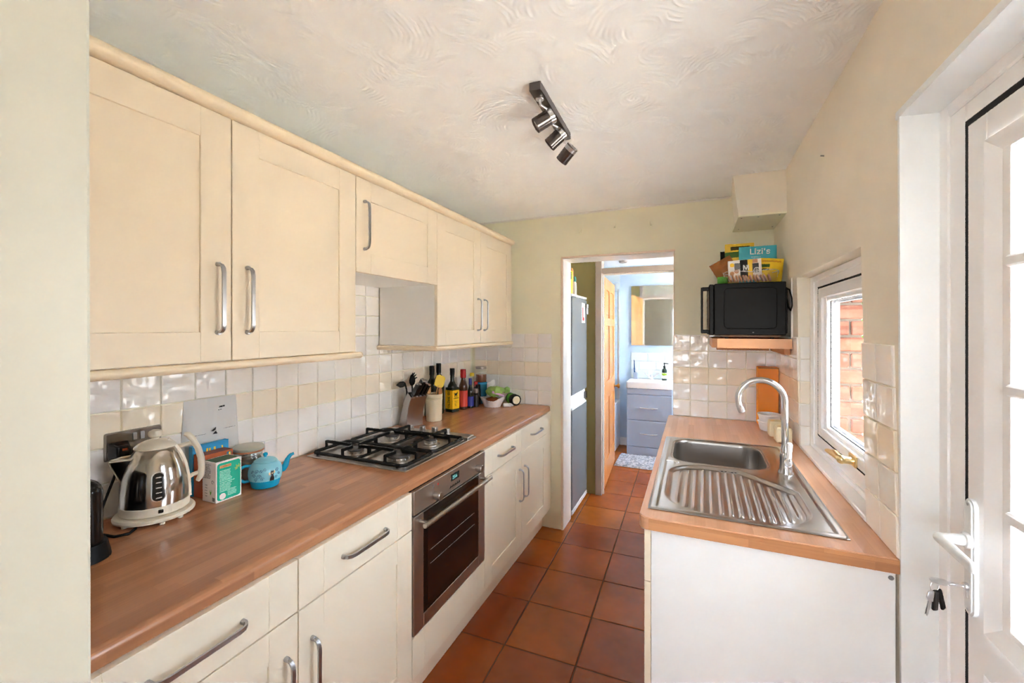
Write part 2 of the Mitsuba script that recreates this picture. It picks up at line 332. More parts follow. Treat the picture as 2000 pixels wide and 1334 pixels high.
# --- right wall with window and door openings, leaning slightly inwards
WY0, WY1, WZ0, WZ1 = 1.578, 2.442, .915, 1.733
DY1, DZ1 = 1.305, 2.0
rw = Polygon([(-.35, 0), (.36, 0), (.36, DZ1), (DY1 + .03, DZ1), (DY1 + .03, 0), (YB + .01, 0), (YB + .01, 2.36), (-.35, 2.36)], [[(WY0, WZ0), (WY1, WZ0), (WY1, WZ1), (WY0, WZ1)]])
m = prism(rw, 'x', 0.0, 0.6)
v = m.vertices.copy(); inner = v[:, 0] < .3
v[inner, 0] = xr(v[inner, 2])
s = inner & (np.abs(v[:, 1] - DY1 - .03) < .02); v[s, 1] = 1.2957 + .0545 * (2.0 - v[s, 2]) + .004
m.vertices = v
add('wall_right', m, 'wall_paint_side', label='cream right wall with the window and the glazed door', cat='wall', **K)
# outer brick leaf with visible bricks in the window reveal
ow = Polygon([(-.35, -.2), (.30, -.2), (.30, 2.06), (1.36, 2.06), (1.36, -.2), (3.2, -.2), (3.2, 2.7), (-.35, 2.7)], [[(1.60, .86), (2.42, .86), (2.42, 1.80), (1.60, 1.80)]])
add('wall_outside', prism(ow, 'x', .605, .705), 'mortar', label='outer red brick wall seen in the window reveal', cat='wall', **K)
rb_ = random.Random(3)
for c in range(13):
    z = .862 + c * .0745
    for a, b in (((.604, .712),) if c % 2 else ((.604, .655), (.664, .714))):
        add('wall_outside__brick', cb(a, b + rb_.uniform(-.004, .004), 2.404 + rb_.uniform(-.002, .003), 2.47, z, z + .063, .004), 'brick_red')
add('wall_right__nail', cyl((xr(2.13) + .004, 1.93, 2.135), (xr(2.13) - .012, 1.93, 2.138), .002, 8), 'ink_grey')
# window sill outside
add('window_ledge', cb(.60, .76, 1.55, 2.45, .84, .872, .004), 'mortar', label='pale stone ledge outside the kitchen window', cat='ledge', **K)

# --- dining room behind the camera (the light that comes from there)
add('wall_front', cc(cb(-2.6, -.47, -.30, -.05, 0, 2.36, .001), cb(.44, 1.3, -.40, -.30, 0, 2.36, .001), cb(-.47, .44, -.30, -.10, 2.31, 2.36, .001)), 'dining_wall', label='wall between the kitchen and the room behind the camera', cat='wall', **K)
nib = cb(-1.80, -.47, -.06, .192, 0, 2.36, .003)
v = nib.vertices.copy(); v[v[:, 1] > .15, 1] += (1.49 - v[v[:, 1] > .15, 2]) * .0018; nib.vertices = v
add('wall_nib', nib, 'jamb_paint', label='pale grey green wall end close to the camera on the left', cat='wall', **K)
add('floor_dining', cb(-2.6, 1.3, -3.9, -.30, -.08, 0, .001), 'dining_floor', label='floor of the room behind the camera', cat='floor', **K)
add('ceiling_dining', cb(-2.6, 1.3, -3.9, -.28, 2.36, 2.44, .001), 'white_ceiling', label='ceiling of the room behind the camera', cat='ceiling', **K)
add('wall_dining_left', cb(-2.7, -2.6, -3.9, -.05, 0, 2.44, .001), 'dining_wall', label='left wall of the room behind the camera', cat='wall', **K)
add('wall_dining_right', cb(1.3, 1.4, -3.9, -.30, 0, 2.44, .001), 'dining_wall', label='right wall of the room behind the camera', cat='wall', **K)
dwp = Polygon([(-2.7, 0), (1.4, 0), (1.4, 2.44), (-2.7, 2.44)], [[(-1.5, .9), (0, .9), (0, 2.1), (-1.5, 2.1)]])
add('wall_dining_end', prism(dwp, 'y', -4.0, -3.9), 'dining_wall', label='window wall of the room behind the camera', cat='wall', **K)

t = thing('ceiling_panel_light', 'square white ceiling light in the room behind the camera', 'ceiling light')
add(t + '__housing', cb(-.75, .65, -1.75, -.75, 2.335, 2.3595, .003), 'upvc')
add(t + '__diffuser', frame(prism(sbox(-.68, -.58, .68, .30), 'z', 0, .002), (-.05, -1.10, 2.334), (1, 0, 0), (0, -1, 0)), 'upvc')
scene[t + '__diffuser']['emitter'] = {'type': 'area', 'radiance': rgb((LAMP, LAMP * .97, LAMP * .90))}
# --- passage and bathroom
PY0, PY1 = 3.805, 3.905
pw = Polygon([(-1.80, 0), (-.812, 0), (-.812, 2.28), (-.10, 2.28), (-.10, 0), (.70, 0), (.70, 2.30), (-1.80, 2.30)])
add('wall_passage', prism(pw, 'y', PY0, PY1), 'olive_paint', label='dull olive wall in the passage beside the fridge', cat='wall', **K)
add('wall_passage_left', cb(-1.80, -1.62, YB + .2, PY0, 0, 2.30, .001), 'olive_paint', label='olive side wall behind the fridge', cat='wall', **K)
prw = Polygon([(YB + .2, 0), (5.75, 0), (5.75, 2.30), (YB + .2, 2.30)], [[(3.30, .9), (3.75, .9), (3.75, 2.05), (3.30, 2.05)], [(4.15, .95), (5.35, .95), (5.35, 2.12), (4.15, 2.12)]])
add('wall_bath_right', prism(prw, 'x', .50, .62), 'blue_paint', label='right wall of the bathroom with its window, out of view', cat='wall', **K)
BY = 5.56
add('wall_bath_back', cb(-1.80, .62, BY, BY + .15, 0, 2.30, .001), 'blue_paint', label='light blue bathroom end wall behind mirror and basin', cat='wall', **K)
add('wall_bath_left', cb(-1.80, -1.62, PY1, BY, 0, 2.30, .001), 'blue_paint', label='blue left wall of the bathroom behind the bath', cat='wall', **K)
t = thing('trim_3', 'taupe painted frame and transom bar of the bathroom doorway', 'door frame', **K)
add(t + '__jamb', cb(-.813, -.757, PY0 - .014, PY1 + .012, 0, 2.27, .003), 'taupe_gloss')
add(t + '__jamb', cb(-.135, -.085, PY0 - .014, PY1 + .012, 0, 2.27, .003), 'taupe_gloss')
add(t + '__transom', cb(-.757, -.135, PY0 - .010, PY1 + .010, 1.975, 2.022, .003), 'taupe_gloss')
add(t + '__stop_bead', cc(cb(-.757, -.745, PY0 + .03, PY0 + .05, 0, 1.975, .002), cb(-.745, -.135, PY0 + .03, PY0 + .05, 1.962, 1.975, .002)), 'lining_white')
add(t + '__pane', prism(sbox(-.757, 2.022, -.135, 2.26), 'y', PY0 + .045, PY0 + .0455), 'glass_pane')
# passage edge of doorway reveals
add('baseboard_bath', cb(-.872, -.737, BY - .014, BY, 0, .10, .004), 'skirting_white', label='white skirting board between bath and basin unit', cat='skirting', **K)

# --- wall tiles
PT = .1075
tm = tile_mesh(PT - .0028, PT - .0028, .0075, .0022, .0003)
tile_dict = {n: mikit.ply(tm, n, 40) for n in ('tile_white', 'tile_white_warm', 'tile_grey', 'tile_cream', 'tile_cream_pale')}
def tile_mat(row):
    if row == 2: return rng.choice(('tile_cream', 'tile_cream', 'tile_cream_pale'))
    return rng.choice(('tile_white', 'tile_white_warm', 'tile_grey', 'tile_white'))
def place_tile(wall, nm, M):
    k = uniq(wall + '__tile')
    J = trimesh.transformations.euler_matrix(rng.uniform(-.006, .006), rng.uniform(-.006, .006), 0)
    scene[k] = {**tile_dict[nm], 'to_world': T((M @ J).tolist())}
def facing(o, right, up):
    right, up = np.asarray(right, float), np.asarray(up, float); M = np.eye(4); M[:3, 0], M[:3, 1], M[:3, 2], M[:3, 3] = right, up, np.cross(right, up), o; return M
Z0 = .910
for c in range(27):                                        # left wall
    y = 1.278 - 9.5 * PT + (c + 0) * PT
    if y > YB - .05: break
    for r in range(8):
        if r > 4 and not (1.33 < y < 1.93): continue
        place_tile('wall_left', tile_mat(r if r < 5 else 0), facing((XWL - .0005, y, Z0 + (r + .5) * PT), (0, 1, 0), (0, 0, 1)))
for c in range(6):                                          # end wall, left of doorway
    for r in range(5):
        place_tile('wall_back', tile_mat(r), facing((-.9772 - (c + .5) * PT, YB + .0005, Z0 + (r + .5) * PT), (1, 0, 0), (0, 0, 1)))
for c in range(6):                                          # end wall, right of doorway
    for r in range(5):
        place_tile('wall_back', tile_mat(r), facing((-.1205 - .006 + (c + .45) * PT - .0, YB + .0005, Z0 + (r + .5) * PT), (1, 0, 0), (0, 0, 1)))
for c in range(6):                                          # right wall beyond the window
    for r in range(5):
        z = Z0 + (r + .5) * PT
        place_tile('wall_right', tile_mat(r), facing((xr(z) + .001, WY1 + .003 + (c + .5) * PT * .985, z), (0, -1, 0), (-.0219, 0, 1)))
for c in range(2):                                          # right wall between window and door
    for r in range(5):
        z = Z0 + (r + .5) * PT
        place_tile('wall_right', tile_mat(r), facing((xr(z) + .001, 1.362 + (c + .5) * PT, z), (0, -1, 0), (-.0219, 0, 1)))
rt = tile_mesh(.040, PT - .0028, .006, .0018, .0003)       # narrow return tiles in the window reveal
ret = {n: mikit.ply(rt, n, 40) for n in ('tile_white', 'tile_cream_pale')}
for r in range(5):
    k = uniq('wall_right__tile')
    scene[k] = {**ret['tile_cream_pale' if r == 2 else 'tile_white'], 'to_world': T(facing((.490, WY1 + .0005, Z0 + (r + .5) * PT), (1, 0, 0), (0, 0, 1)).tolist())}

# --- white reveal boards round the door
t = thing('trim_4', 'white lining boards around the glazed back door', 'door lining', **K)
def edge_y(z): return 1.2957 + .0545 * (2.0 - z)
def rev(u, v):
    z = 2.0 * v; c = np.array([(0, 0), (1, 0), (1, 1), (0, 1), (0, 0)], float); k = u * 4
    a_, th = np.interp(k, range(5), c[:, 0]), np.interp(k, range(5), c[:, 1])
    return np.c_[(xr(z) - .002) * (1 - a_) + .530 * a_, edge_y(z) * (1 - a_) + 1.307 * a_ + th * .010, z]
rv, _ = grid(5, 15, rev)
if rv.volume < 0: rv.invert()
add(t + '__side_board', rv, 'reveal_white', 40)
add(t + '__top_board', cb(.449, .530, .30, 1.318, 1.993, 2.012, .001), 'reveal_white')

# ---------------------------------------------------------------- window_1
def frame_ring(axis_x0, axis_x1, y0, y1, z0, z1, wl, wr, wb, wt, c=0.002):
    """four chamfered bars in a plane of constant x"""
    return cc(cb(axis_x0, axis_x1, y0, y0 + wl, z0, z1, c), cb(axis_x0, axis_x1, y1 - wr, y1, z0, z1, c),
              cb(axis_x0, axis_x1, y0 + wl - .001, y1 - wr + .001, z0, z0 + wb, c), cb(axis_x0, axis_x1, y0 + wl - .001, y1 - wr + .001, z1 - wt, z1, c))
w = thing('window_1', 'white framed kitchen window above the sink', 'window', **K)
add(w + '__sub_frame', frame_ring(.512, .600, WY0 + .004, WY1 - .002, .928, WZ1 - .002, .03, .052, .02, .026), 'upvc')
add(w + '__frame', frame_ring(.519, .592, WY0 + .03, WY1 - .05, .932, WZ1 - .026, .05, .0755, .0735, .033), 'upvc')
add(w + '__gasket', frame_ring(.5145, .53, 1.650, 2.318, 1.0045, 1.6745, .014, .018, .010, .012, .0005), 'gasket')
sh = w + '__sash'
add(sh, cc(frame_ring(.511, .570, 1.660, 2.300, 1.0115, 1.666, .048, .048, .040, .044, .003), frame_ring(.522, .570, 1.700, 2.257, 1.045, 1.628, .040, .046, .022, .022, .004)), 'upvc')
add(sh + '__spacer', frame_ring(.548, .562, 1.738, 2.210, 1.066, 1.606, .010, .012, .010, .010, .0005), 'spacer_silver')
add(sh + '__glazing_seal', frame_ring(.536, .5385, 1.740, 2.2125, 1.066, 1.608, .002, .003, .003, .003, .0003), 'gasket')
add(sh + '__pane', prism(sbox(1.73, 1.055, 2.22, 1.62), 'x', .545, .5455), 'glass_pane')
h = add('window_handle', cc(cyl((.511, 1.825, 1.028), (.478, 1.825, 1.030), .013, 16, .003), ball((.474, 1.825, 1.03), .0155, (1, 1, 1)),
        hullpts(np.vstack([ball((.474, 1.835, 1.028), .011, sub=1).vertices, ball((.462, 1.955, 1.026), .0065, sub=1).vertices, ball((.474, 1.90, 1.032), .012, sub=1).vertices])),
        cb(.503, .5115, 1.795, 1.86, 1.010, 1.050, .003)), 'brass', 40, label='brass lever catch on the bottom of the kitchen window', cat='window handle')
add('window_sill', cc(cb(.468, .56, WY0 + .003, WY1 - .002, ZT + .0005, .9275, .003)), 'ceramic_white', label='white sill board under the kitchen window', cat='sill', kind='structure')

# ---------------------------------------------------------------- door_1 (glazed back door)
d = thing('door_1', 'white glazed back door with small panes on the right edge', 'door', **K)
FX = .527
def ringx(x0, x1, y0, y1, z0, z1, w_, c=.002): return frame_ring(x0, x1, y0, y1, z0, z1, w_, w_, w_, w_, c)
add(d + '__frame', cc(frame_ring(FX, .60, .36, 1.330, .0, 2.0, .09, .058, .03, .034, .003), frame_ring(FX + .004, .60, .40, 1.274, .0, 1.968, .05, .064, .03, .042, .004)), 'upvc')
add(d + '__gasket', frame_ring(FX + .0025, .59, .448, 1.2115, .028, 1.928, .012, .013, .012, .014, .0005), 'gasket')
lf = d + '__leaf'
add(lf, cc(frame_ring(FX + .001, .585, .46, 1.1995, .04, 1.915, .11, .0655, .12, .060, .003), cb(FX + .001, .585, .55, 1.15, .80, .892, .003), cb(FX + .012, .575, .55, 1.15, .14, .82, .003)), 'upvc_door')
def bevel_ring(x0, x1, y0, y1, z0, z1, w_):
    P = [(y0, z0), (y1, z0), (y1, z1), (y0, z1)]; Q = [(y0 + w_, z0 + w_), (y1 - w_, z0 + w_), (y1 - w_, z1 - w_), (y0 + w_, z1 - w_)]
    V = [(x0, *a) for a in P] + [(x1, *a) for a in Q] + [(x1, *a) for a in P]
    Fc = []
    for i in range(4):
        j = (i + 1) % 4; Fc += [(i, 4 + i, 4 + j), (i, 4 + j, j)]
    return trimesh.Trimesh(V, Fc, process=False)
add(lf + '__glazing_bead', cc(bevel_ring(FX - .003, FX + .010, .56, 1.136, .888, 1.858, .030), frame_ring(FX + .0095, FX + .0130, .588, 1.1075, .916, 1.8305, .022, .0235, .012, .0025, .001)), 'upvc')
for z in (1.614, 1.374, 1.139):
    add(lf + '__glazing_bar', cb(FX + .002, FX + .024, .60, 1.088, z - .011, z + .011, .004), 'upvc')
add(lf + '__glazing_bar', cb(FX + .003, FX + .023, .825, .847, .92, 1.83, .004), 'upvc')
add(lf + '__spacer', frame_ring(FX + .0145, FX + .0190, .592, 1.0875, .921, 1.831, .006, .0035, .006, .006, .0005), 'spacer_silver')
ys, zs = (.60, .836, 1.084), (.926, 1.139, 1.374, 1.614, 1.828)
for i in range(2):
    for j in range(4):
        add(lf + '__pane', prism(sbox(ys[i] + .001, zs[j] + .001, ys[i + 1] - .001, zs[j + 1] - .001), 'x', FX + .0135, FX + .0139), 'glass_pane')
add(lf + '__moulding', bevel_ring(FX - .004, FX + .011, .60, 1.135, .17, .81, .024), 'upvc')
t = thing('door_handle', 'white lever handle with long backplate on the back door', 'door handle')
pl = [(1.1765 + .0165 * math.cos(a), 1.121 + .017 * math.sin(a)) for a in np.linspace(0, PI, 13)] + [(1.1765 + .0165 * math.cos(a), .915 + .017 * math.sin(a)) for a in np.linspace(PI, 2 * PI, 13)]
pin = Polygon(pl).buffer(-.005)
add(t + '__backplate', cc(prism(pl, 'x', FX - .006, FX + .002), prism(pin, 'x', FX - .009, FX - .005)), 'handle_white', 30)
hz = 1.052
add(t + '__lever', cc(cyl((FX - .004, 1.1765, hz), (FX - .016, 1.1765, hz), .0165, 20, .002),
    hullpts(np.vstack([ball((FX - .014, 1.1765, hz), .0115, sub=2).vertices, ball((FX - .056, 1.170, hz), .0095, sub=2).vertices])),
    hullpts(np.vstack([ball((FX - .056, 1.170, hz), .0098, (1, 1, 1.1), 2).vertices + 0, ball((FX - .054, 1.060, hz - .006), .0085, (.75, 1, 1.3), 2).vertices]))), 'handle_white', 50)
add(t + '__keyhole', cc(cyl((FX - .004, 1.1765, .957), (FX - .0155, 1.1765, .957), .0075, 16, .001), cb(FX - .0135, FX - .004, 1.172, 1.181, .934, .957, .001)), 'chrome', 40)
for z in (1.127, .910): add(t + '__screw', cyl((FX - .0085, 1.1765, z), (FX - .0098, 1.1765, z), .0032, 10), 'handle_steel')
t = thing('key_bunch', 'bunch of keys on a ring hanging from the back door lock', 'keys')
kx = FX - .016
add(t + '__key', cc(cb(kx - .026, kx, 1.172, 1.181, .9555, .9585, .0005), prism(rrect(kx - .052, kx - .022, 1.165, 1.188, .008), 'z', .9555, .9585)), 'chrome', 30)
rc = np.array([kx - .044, 1.178, .946])
add(t + '__ring', tube(arc(rc, .0125, 0, 2 * PI, 25, (.8, .6, 0), (0, 0, 1))[:-1], .0011, 6, True), 'chrome', True)
add(t + '__key', put(cc(prism(rrect(-.0085, .0085, -.022, 0, .006), 'y', -.0012, .0012), prism([(-.003, -.022), (.003, -.022), (.003, -.040), (.0015, -.043), (.003, -.046), (.0, -.054), (-.003, -.050)], 'y', -.0011, .0011)), tuple(rc + [-.006, -.004, -.0105]), rz=.4, ry=.22), 'chrome', 30)
add(t + '__fob', put(rb(-.007, .007, -.0035, .0035, -.042, 0, .003), tuple(rc + [.003, .002, -.010]), rz=.7, ry=.12), 'black_gloss', 40)
add(t + '__fob', put(rb(-.006, .006, -.003, .003, -.046, 0, .0028), tuple(rc + [.009, .006, -.010]), rz=.7, ry=-.32), 'black_plastic', 40)

# ---------------------------------------------------------------- outside
add('patio', cb(.605, 9, -9, 14, -.3, -.15, .001), 'ground_stone', label='pale paving outside the kitchen', cat='ground', **K)
t = thing('garden_shed', 'blue grey boarded shed outside the glazed door', 'shed')
for i in range(16): add(t + '__board', cb(2.02, 2.05, 4.00, 5.2, -.15 + i * .2, .045 + i * .2, .006), 'shed_blue')
for i in range(16): add(t + '__board', cb(2.02, 3.4, 3.98, 4.01, -.15 + i * .2, .045 + i * .2, .006), 'shed_blue')
P_ = []; F_ = []; lr = np.random.default_rng(5)
for i in range(900):
    c = np.array([1.66, 5.6, 1.75]) + lr.normal(0, 1, 3) * [.16, .3, .33]
    a = lr.normal(0, 1, 3); a /= np.linalg.norm(a); b = np.cross(a, lr.normal(0, 1, 3)); b /= np.linalg.norm(b); b0 = len(P_)
    P_ += [c - a * .035, c + b * .015, c + a * .035, c - b * .015]; F_ += [(b0, b0 + 1, b0 + 2), (b0, b0 + 2, b0 + 3)]
t = thing('garden_shrub', 'green shrub outside beyond the window', 'shrub')
add(t + '__foliage', trimesh.Trimesh(P_, F_, process=False), 'leaf', kind='stuff')
add(t + '__stem', cc(tube([(1.66, 5.6, -.15), (1.68, 5.62, .8), (1.64, 5.58, 1.8)], [.03, .022, .01], 8), tube([(1.67, 5.61, .9), (1.6, 5.4, 1.5)], [.014, .006], 6)), 'bag_brown', True)

# ================================================================ LEFT RUN OF UNITS
XD, XC = -.977, -.996            # base door front, base carcass front
XU, XUC = -1.2486, -1.268        # wall door front, wall carcass front
def bow_handle(L, axis, o):
    """strap handle of length L along 'y' or 'z', standing off +x from point o (its centre on the door face)"""
    h, w, t_ = .030, .0052, .0026
    q = [(0.0, -L / 2 + .005), (.010, -L / 2 + .005), (.020, -L / 2 + .008), (.027, -L / 2 + .016), (h, -L / 2 + .030)]
    P = q + [(a, -b) for a, b in q[::-1]]
    pts = [(o[0] + a, o[1] + b, o[2]) if axis == 'y' else (o[0] + a, o[1], o[2] + b) for a, b in P]
    side = (0, 0, 1) if axis == 'y' else (0, 1, 0)
    m = sweep(pts, [(-t_, -w), (t_, -w), (t_, w), (-t_, w)], up=side)
    e = [np.array(pts[0]), np.array(pts[-1])]
    return cc(m, *[cyl(p, p + np.array([.012, 0, 0]), .0065, 12, .001) for p in e])
def shaker(x, y0, y1, z0, z1, stile=.0845, rail=.083, t_=.019, rec=.006):
    c = .0011
    return cc(cb(x - t_, x, y0, y0 + stile, z0, z1, c), cb(x - t_, x, y1 - stile, y1, z0, z1, c),
              cb(x - t_, x, y0 + stile, y1 - stile, z0, z0 + rail, c), cb(x - t_, x, y0 + stile, y1 - stile, z1 - rail, z1, c),
              cb(x - t_ + .001, x - rec, y0 + stile - .003, y1 - stile + .003, z0 + rail - .003, z1 - rail + .003, .0005))
def drawer_front(x, y0, y1, z0, z1, stile=.0845, t_=.019):
    c = .0011
    return cc(cb(x - t_, x, y0, y0 + stile, z0, z1, c), cb(x - t_, x, y0 + stile, y1 - stile, z0, z1, c), cb(x - t_, x, y1 - stile, y1, z0, z1, c))
def carcass(x0, x1, y0, y1, z0, z1):
    return cc(cb(x0, x1, y0, y0 + .016, z0, z1), cb(x0, x1, y1 - .016, y1, z0, z1), cb(x0, x1, y0 + .016, y1 - .016, z0, z0 + .016), cb(x0, x1, y0 + .016, y1 - .016, z1 - .016, z1), cb(x0, x0 + .012, y0 + .016, y1 - .016, z0 + .016, z1 - .016))
DB, DT, RB, RT_ = .157, .7265, .7305, .869        # door bottom/top, drawer bottom/top
def base_unit(name, label, y0, y1, bays, hinge, group=None):
    t = thing(name, label, 'cabinet', group)
    add(t + '__carcass', carcass(-1.56, XC, y0 + .001, y1 - .001, .15, .871), 'carcass_white')
    wd = (y1 - y0) / bays
    for i in range(bays):
        a, b = y0 + i * wd + .0015, y0 + (i + 1) * wd - .0015
        dr_ = add(t + '__drawer', drawer_front(XD, a, b, RB, RT_), 'cream_base')
        add(dr_ + '__handle', bow_handle(.20, 'y', (XD, (a + b) / 2, .800)), 'handle_steel', 30)
        do = add(t + '__door', shaker(XD, a, b, DB, DT), 'cream_base')
        hy = b - .038 if hinge[i] == 'r' else a + .042
        add(do + '__handle', bow_handle(.20, 'z', (XD, hy, .535)), 'handle_steel', 30)
    return t
base_unit('base_cabinet', 'cream base cabinet nearest the camera with a wide drawer under the worktop edge', .327, .8255, 1, 'r')
base_unit('base_cabinet', 'cream base cabinet with drawer and door directly left of the built-in oven', .8255, 1.327, 1, 'l')
t = thing('oven_housing', 'cream panel and housing under the built-in oven', 'cabinet')
add(t + '__carcass', cc(cb(-1.56, XC, 1.3285, 1.331, .15, .871, .0005), cb(-1.56, XC, 1.9265, 1.929, .15, .871, .0005), cb(-1.56, XC, 1.331, 1.9265, .15, .30)), 'carcass_white')
add(t + '__panel', cc(cb(XD - .019, XD, 1.330, 1.41, DB, .3125, .0011), cb(XD - .019, XD, 1.41, 1.845, DB, .3125, .0011), cb(XD - .019, XD, 1.845, 1.9275, DB, .3125, .0011)), 'cream_base')
base_unit('base_cabinet', 'cream double base cabinet between the oven and the end wall', 1.9305, 2.938, 2, 'rl')
add('filler_strip', cb(-1.56, XD - .006, 2.941, YB - .004, .15, .871), 'cream_base', label='cream filler strip between last base cabinet and end wall', cat='filler strip')
add('plinth', cb(-1.068, -1.049, .20, YB - .009, 0.001, .150, .001), 'plinth_cream', label='long cream plinth board below the left base cabinets', cat='plinth')

# worktop (round front edge)
def bullnose(xb, xf, z0, z1, r=.017):
    pts = [(xb, z0), (xf - .004, z0), (xf, z0 + .004)]
    pts += [(xf - r + r * math.cos(a), z1 - r + r * math.sin(a)) for a in np.linspace(0, PI / 2, 8)]
    return pts + [(xb, z1)]
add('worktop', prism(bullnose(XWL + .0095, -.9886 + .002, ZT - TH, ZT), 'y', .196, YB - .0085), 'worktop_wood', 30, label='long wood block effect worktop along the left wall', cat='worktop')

# wall cabinets
CT, CBZ = 2.1025, 1.3955
def wall_unit(name, label, y0, y1, bays, handles, zb=CBZ, zh=(1.574,)):
    t = thing(name, label, 'cabinet')
    add(t + '__carcass', carcass(-1.632, XUC, y0 + .001, y1 - .001, zb, CT), 'carcass_white')
    wd = (y1 - y0) / bays
    for i in range(bays):
        a, b = y0 + i * wd + .0015, y0 + (i + 1) * wd - .0015
        do = add(t + '__door', shaker(XU, a, b, zb, CT, .0845, .083), 'cream_door')
        hy = b - .040 if handles[i] == 'r' else a + .044
        add(do + '__handle', bow_handle(.205, 'z', (XU, hy, zh[0])), 'handle_steel', 30)
wall_unit('wall_cabinet', 'large cream double wall cabinet nearest the camera above the kettle', .327, 1.3255, 2, 'rl')
wall_unit('wall_cabinet', 'short cream wall cabinet over the hob with one long upright handle', 1.3255, 1.9145, 1, 'l', 1.717, (1.912,))
wall_unit('wall_cabinet', 'cream double wall cabinet beside the end wall above the bottles', 1.9145, 2.907, 2, 'rl')
t = thing('cornice', 'rounded cream cornice along the tops of the wall cabinets', 'cornice')
prof = [(-1.30, 2.105), (-1.243, 2.105), (-1.233, 2.109), (-1.226, 2.117), (-1.224, 2.127), (-1.228, 2.136), (-1.236, 2.142), (-1.246, 2.144), (-1.30, 2.144)]
add(t + '__moulding', prism(prof, 'y', .30, 2.916), 'cream_moulding', 40)
add(t + '__back_board', cb(-1.63, -1.295, .33, 2.905, 2.106, 2.120), 'carcass_white')
half = [(0, -.013), (.016, -.013), (.022, -.010), (.026, -.004), (.027, 0), (.026, .005), (.021, .010), (.014, .012), (0, .012)]
def pelmet_run(P): return sweep(P, [(-a, b) for a, b in half], up=(0, 0, 1))
t = thing('pelmet', 'rounded cream pelmet under the nearest wall cabinet', 'pelmet')
add(t + '__moulding', cc(prism([(XU + .005 - .024 + a, 1.381 + b) for a, b in half], 'y', .30, 1.352), cyl((-1.252, 1.352, 1.3805), (-1.252, 1.3605, 1.3805), .0118, 14, .004), prism([(1.334 + a * .9, 1.381 + b) for a, b in half], 'x', -1.632, XU - .008)), 'cream_moulding', 40)
t = thing('pelmet', 'rounded cream pelmet under the wall cabinet beside the end wall, turning back to the tiles', 'pelmet')
add(t + '__moulding', cc(prism([(XU + .005 - .024 + a, 1.381 + b) for a, b in half], 'y', 1.897, 2.925), prism([(1.9135 - a * .85, 1.381 + b) for a, b in half][::-1], 'x', -1.632, XU + .004)), 'cream_moulding', 40)

# ---------------------------------------------------------------- oven
t = thing('oven', 'built-in stainless steel oven with dark glass door under the hob', 'oven')
OY0, OY1 = 1.333, 1.9255
add(t + '__cavity', cb(-1.50, XD - .010, OY0 + .006, OY1 - .006, .320, .868), 'shadow_gap')
p = add(t + '__control_panel', cb(XD - .016, XD + .004, OY0, OY1, .777, .8685, .003), 'oven_steel', 30)
PX = XD + .004
for y in (1.4735, 1.838):
    k = add(p + '__knob', cc(cyl((PX, y, .808), (PX + .010, y, .808), .0165, 24, .001), cyl((PX + .008, y, .808), (PX + .032, y, .808), .0185, 24, .002)), 'block_steel', 40)
add(p + '__display', cb(PX - .002, PX + .0015, 1.598, 1.668, .821, .851, .001), 'display_glass')
scene['display_ink'] = {'type': 'twosided', 'bsdf': prin((.1, .3, .3), .5)}
dg = add(p + '__digits', text('254', .015, (PX + .0016, 1.6085, .8285), (0, 1, 0), (0, 0, 1), .0004), 'display_ink')
scene[dg]['emitter'] = {'type': 'area', 'radiance': rgb((.005, .015, .014))}
for i in range(5):
    add(p + '__button', cc(put(hullpts([(0, -.008, -.006), (0, .008, -.002), (0, .004, .006), (.003, -.007, -.005), (.003, .007, -.002), (.003, .004, .005)]), (PX - .001, 1.595 + i * .0185, .800))), 'black_plastic')
add(p + '__lamp', cyl((PX - .001, 1.497, .846), (PX + .0015, 1.497, .846), .004, 12), 'red_mark')
add(p + '__mark', flat(.010, .014, (PX + .0002, 1.458, .840), (0, 1, 0), (0, 0, 1), .0003), 'ink_grey')
do = add(t + '__door', cc(frame_ring(XD - .018, XD + .003, OY0, OY1, .318, .771, .066, .066, .055, .004, .003)), 'oven_steel', 30)
add(do + '__glass_border', cb(XD - .010, XD + .0015, OY0 + .064, OY1 - .064, .371, .7685, .0008), 'oven_glass_edge')
add(do + '__glass', cb(XD - .004, XD + .0026, OY0 + .094, OY1 - .094, .405, .738, .0006), 'oven_glass')
for z in (.545, .60): add(do + '__rack_bar', cb(XD + .0023, XD + .0031, OY0 + .11, OY1 - .11, z - .0012, z + .0012, .0002), 'ink_grey')
hx = XD + .044
add(do + '__handle', cc(cyl((hx, OY0 + .012, .7425), (hx, OY1 - .008, .7425), .0098, 18, .002), *[cyl((XD + .002, y, .7425), (hx, y, .7425), .0075, 14) for y in (OY0 + .040, OY1 - .038)]), 'hob_steel', 40)

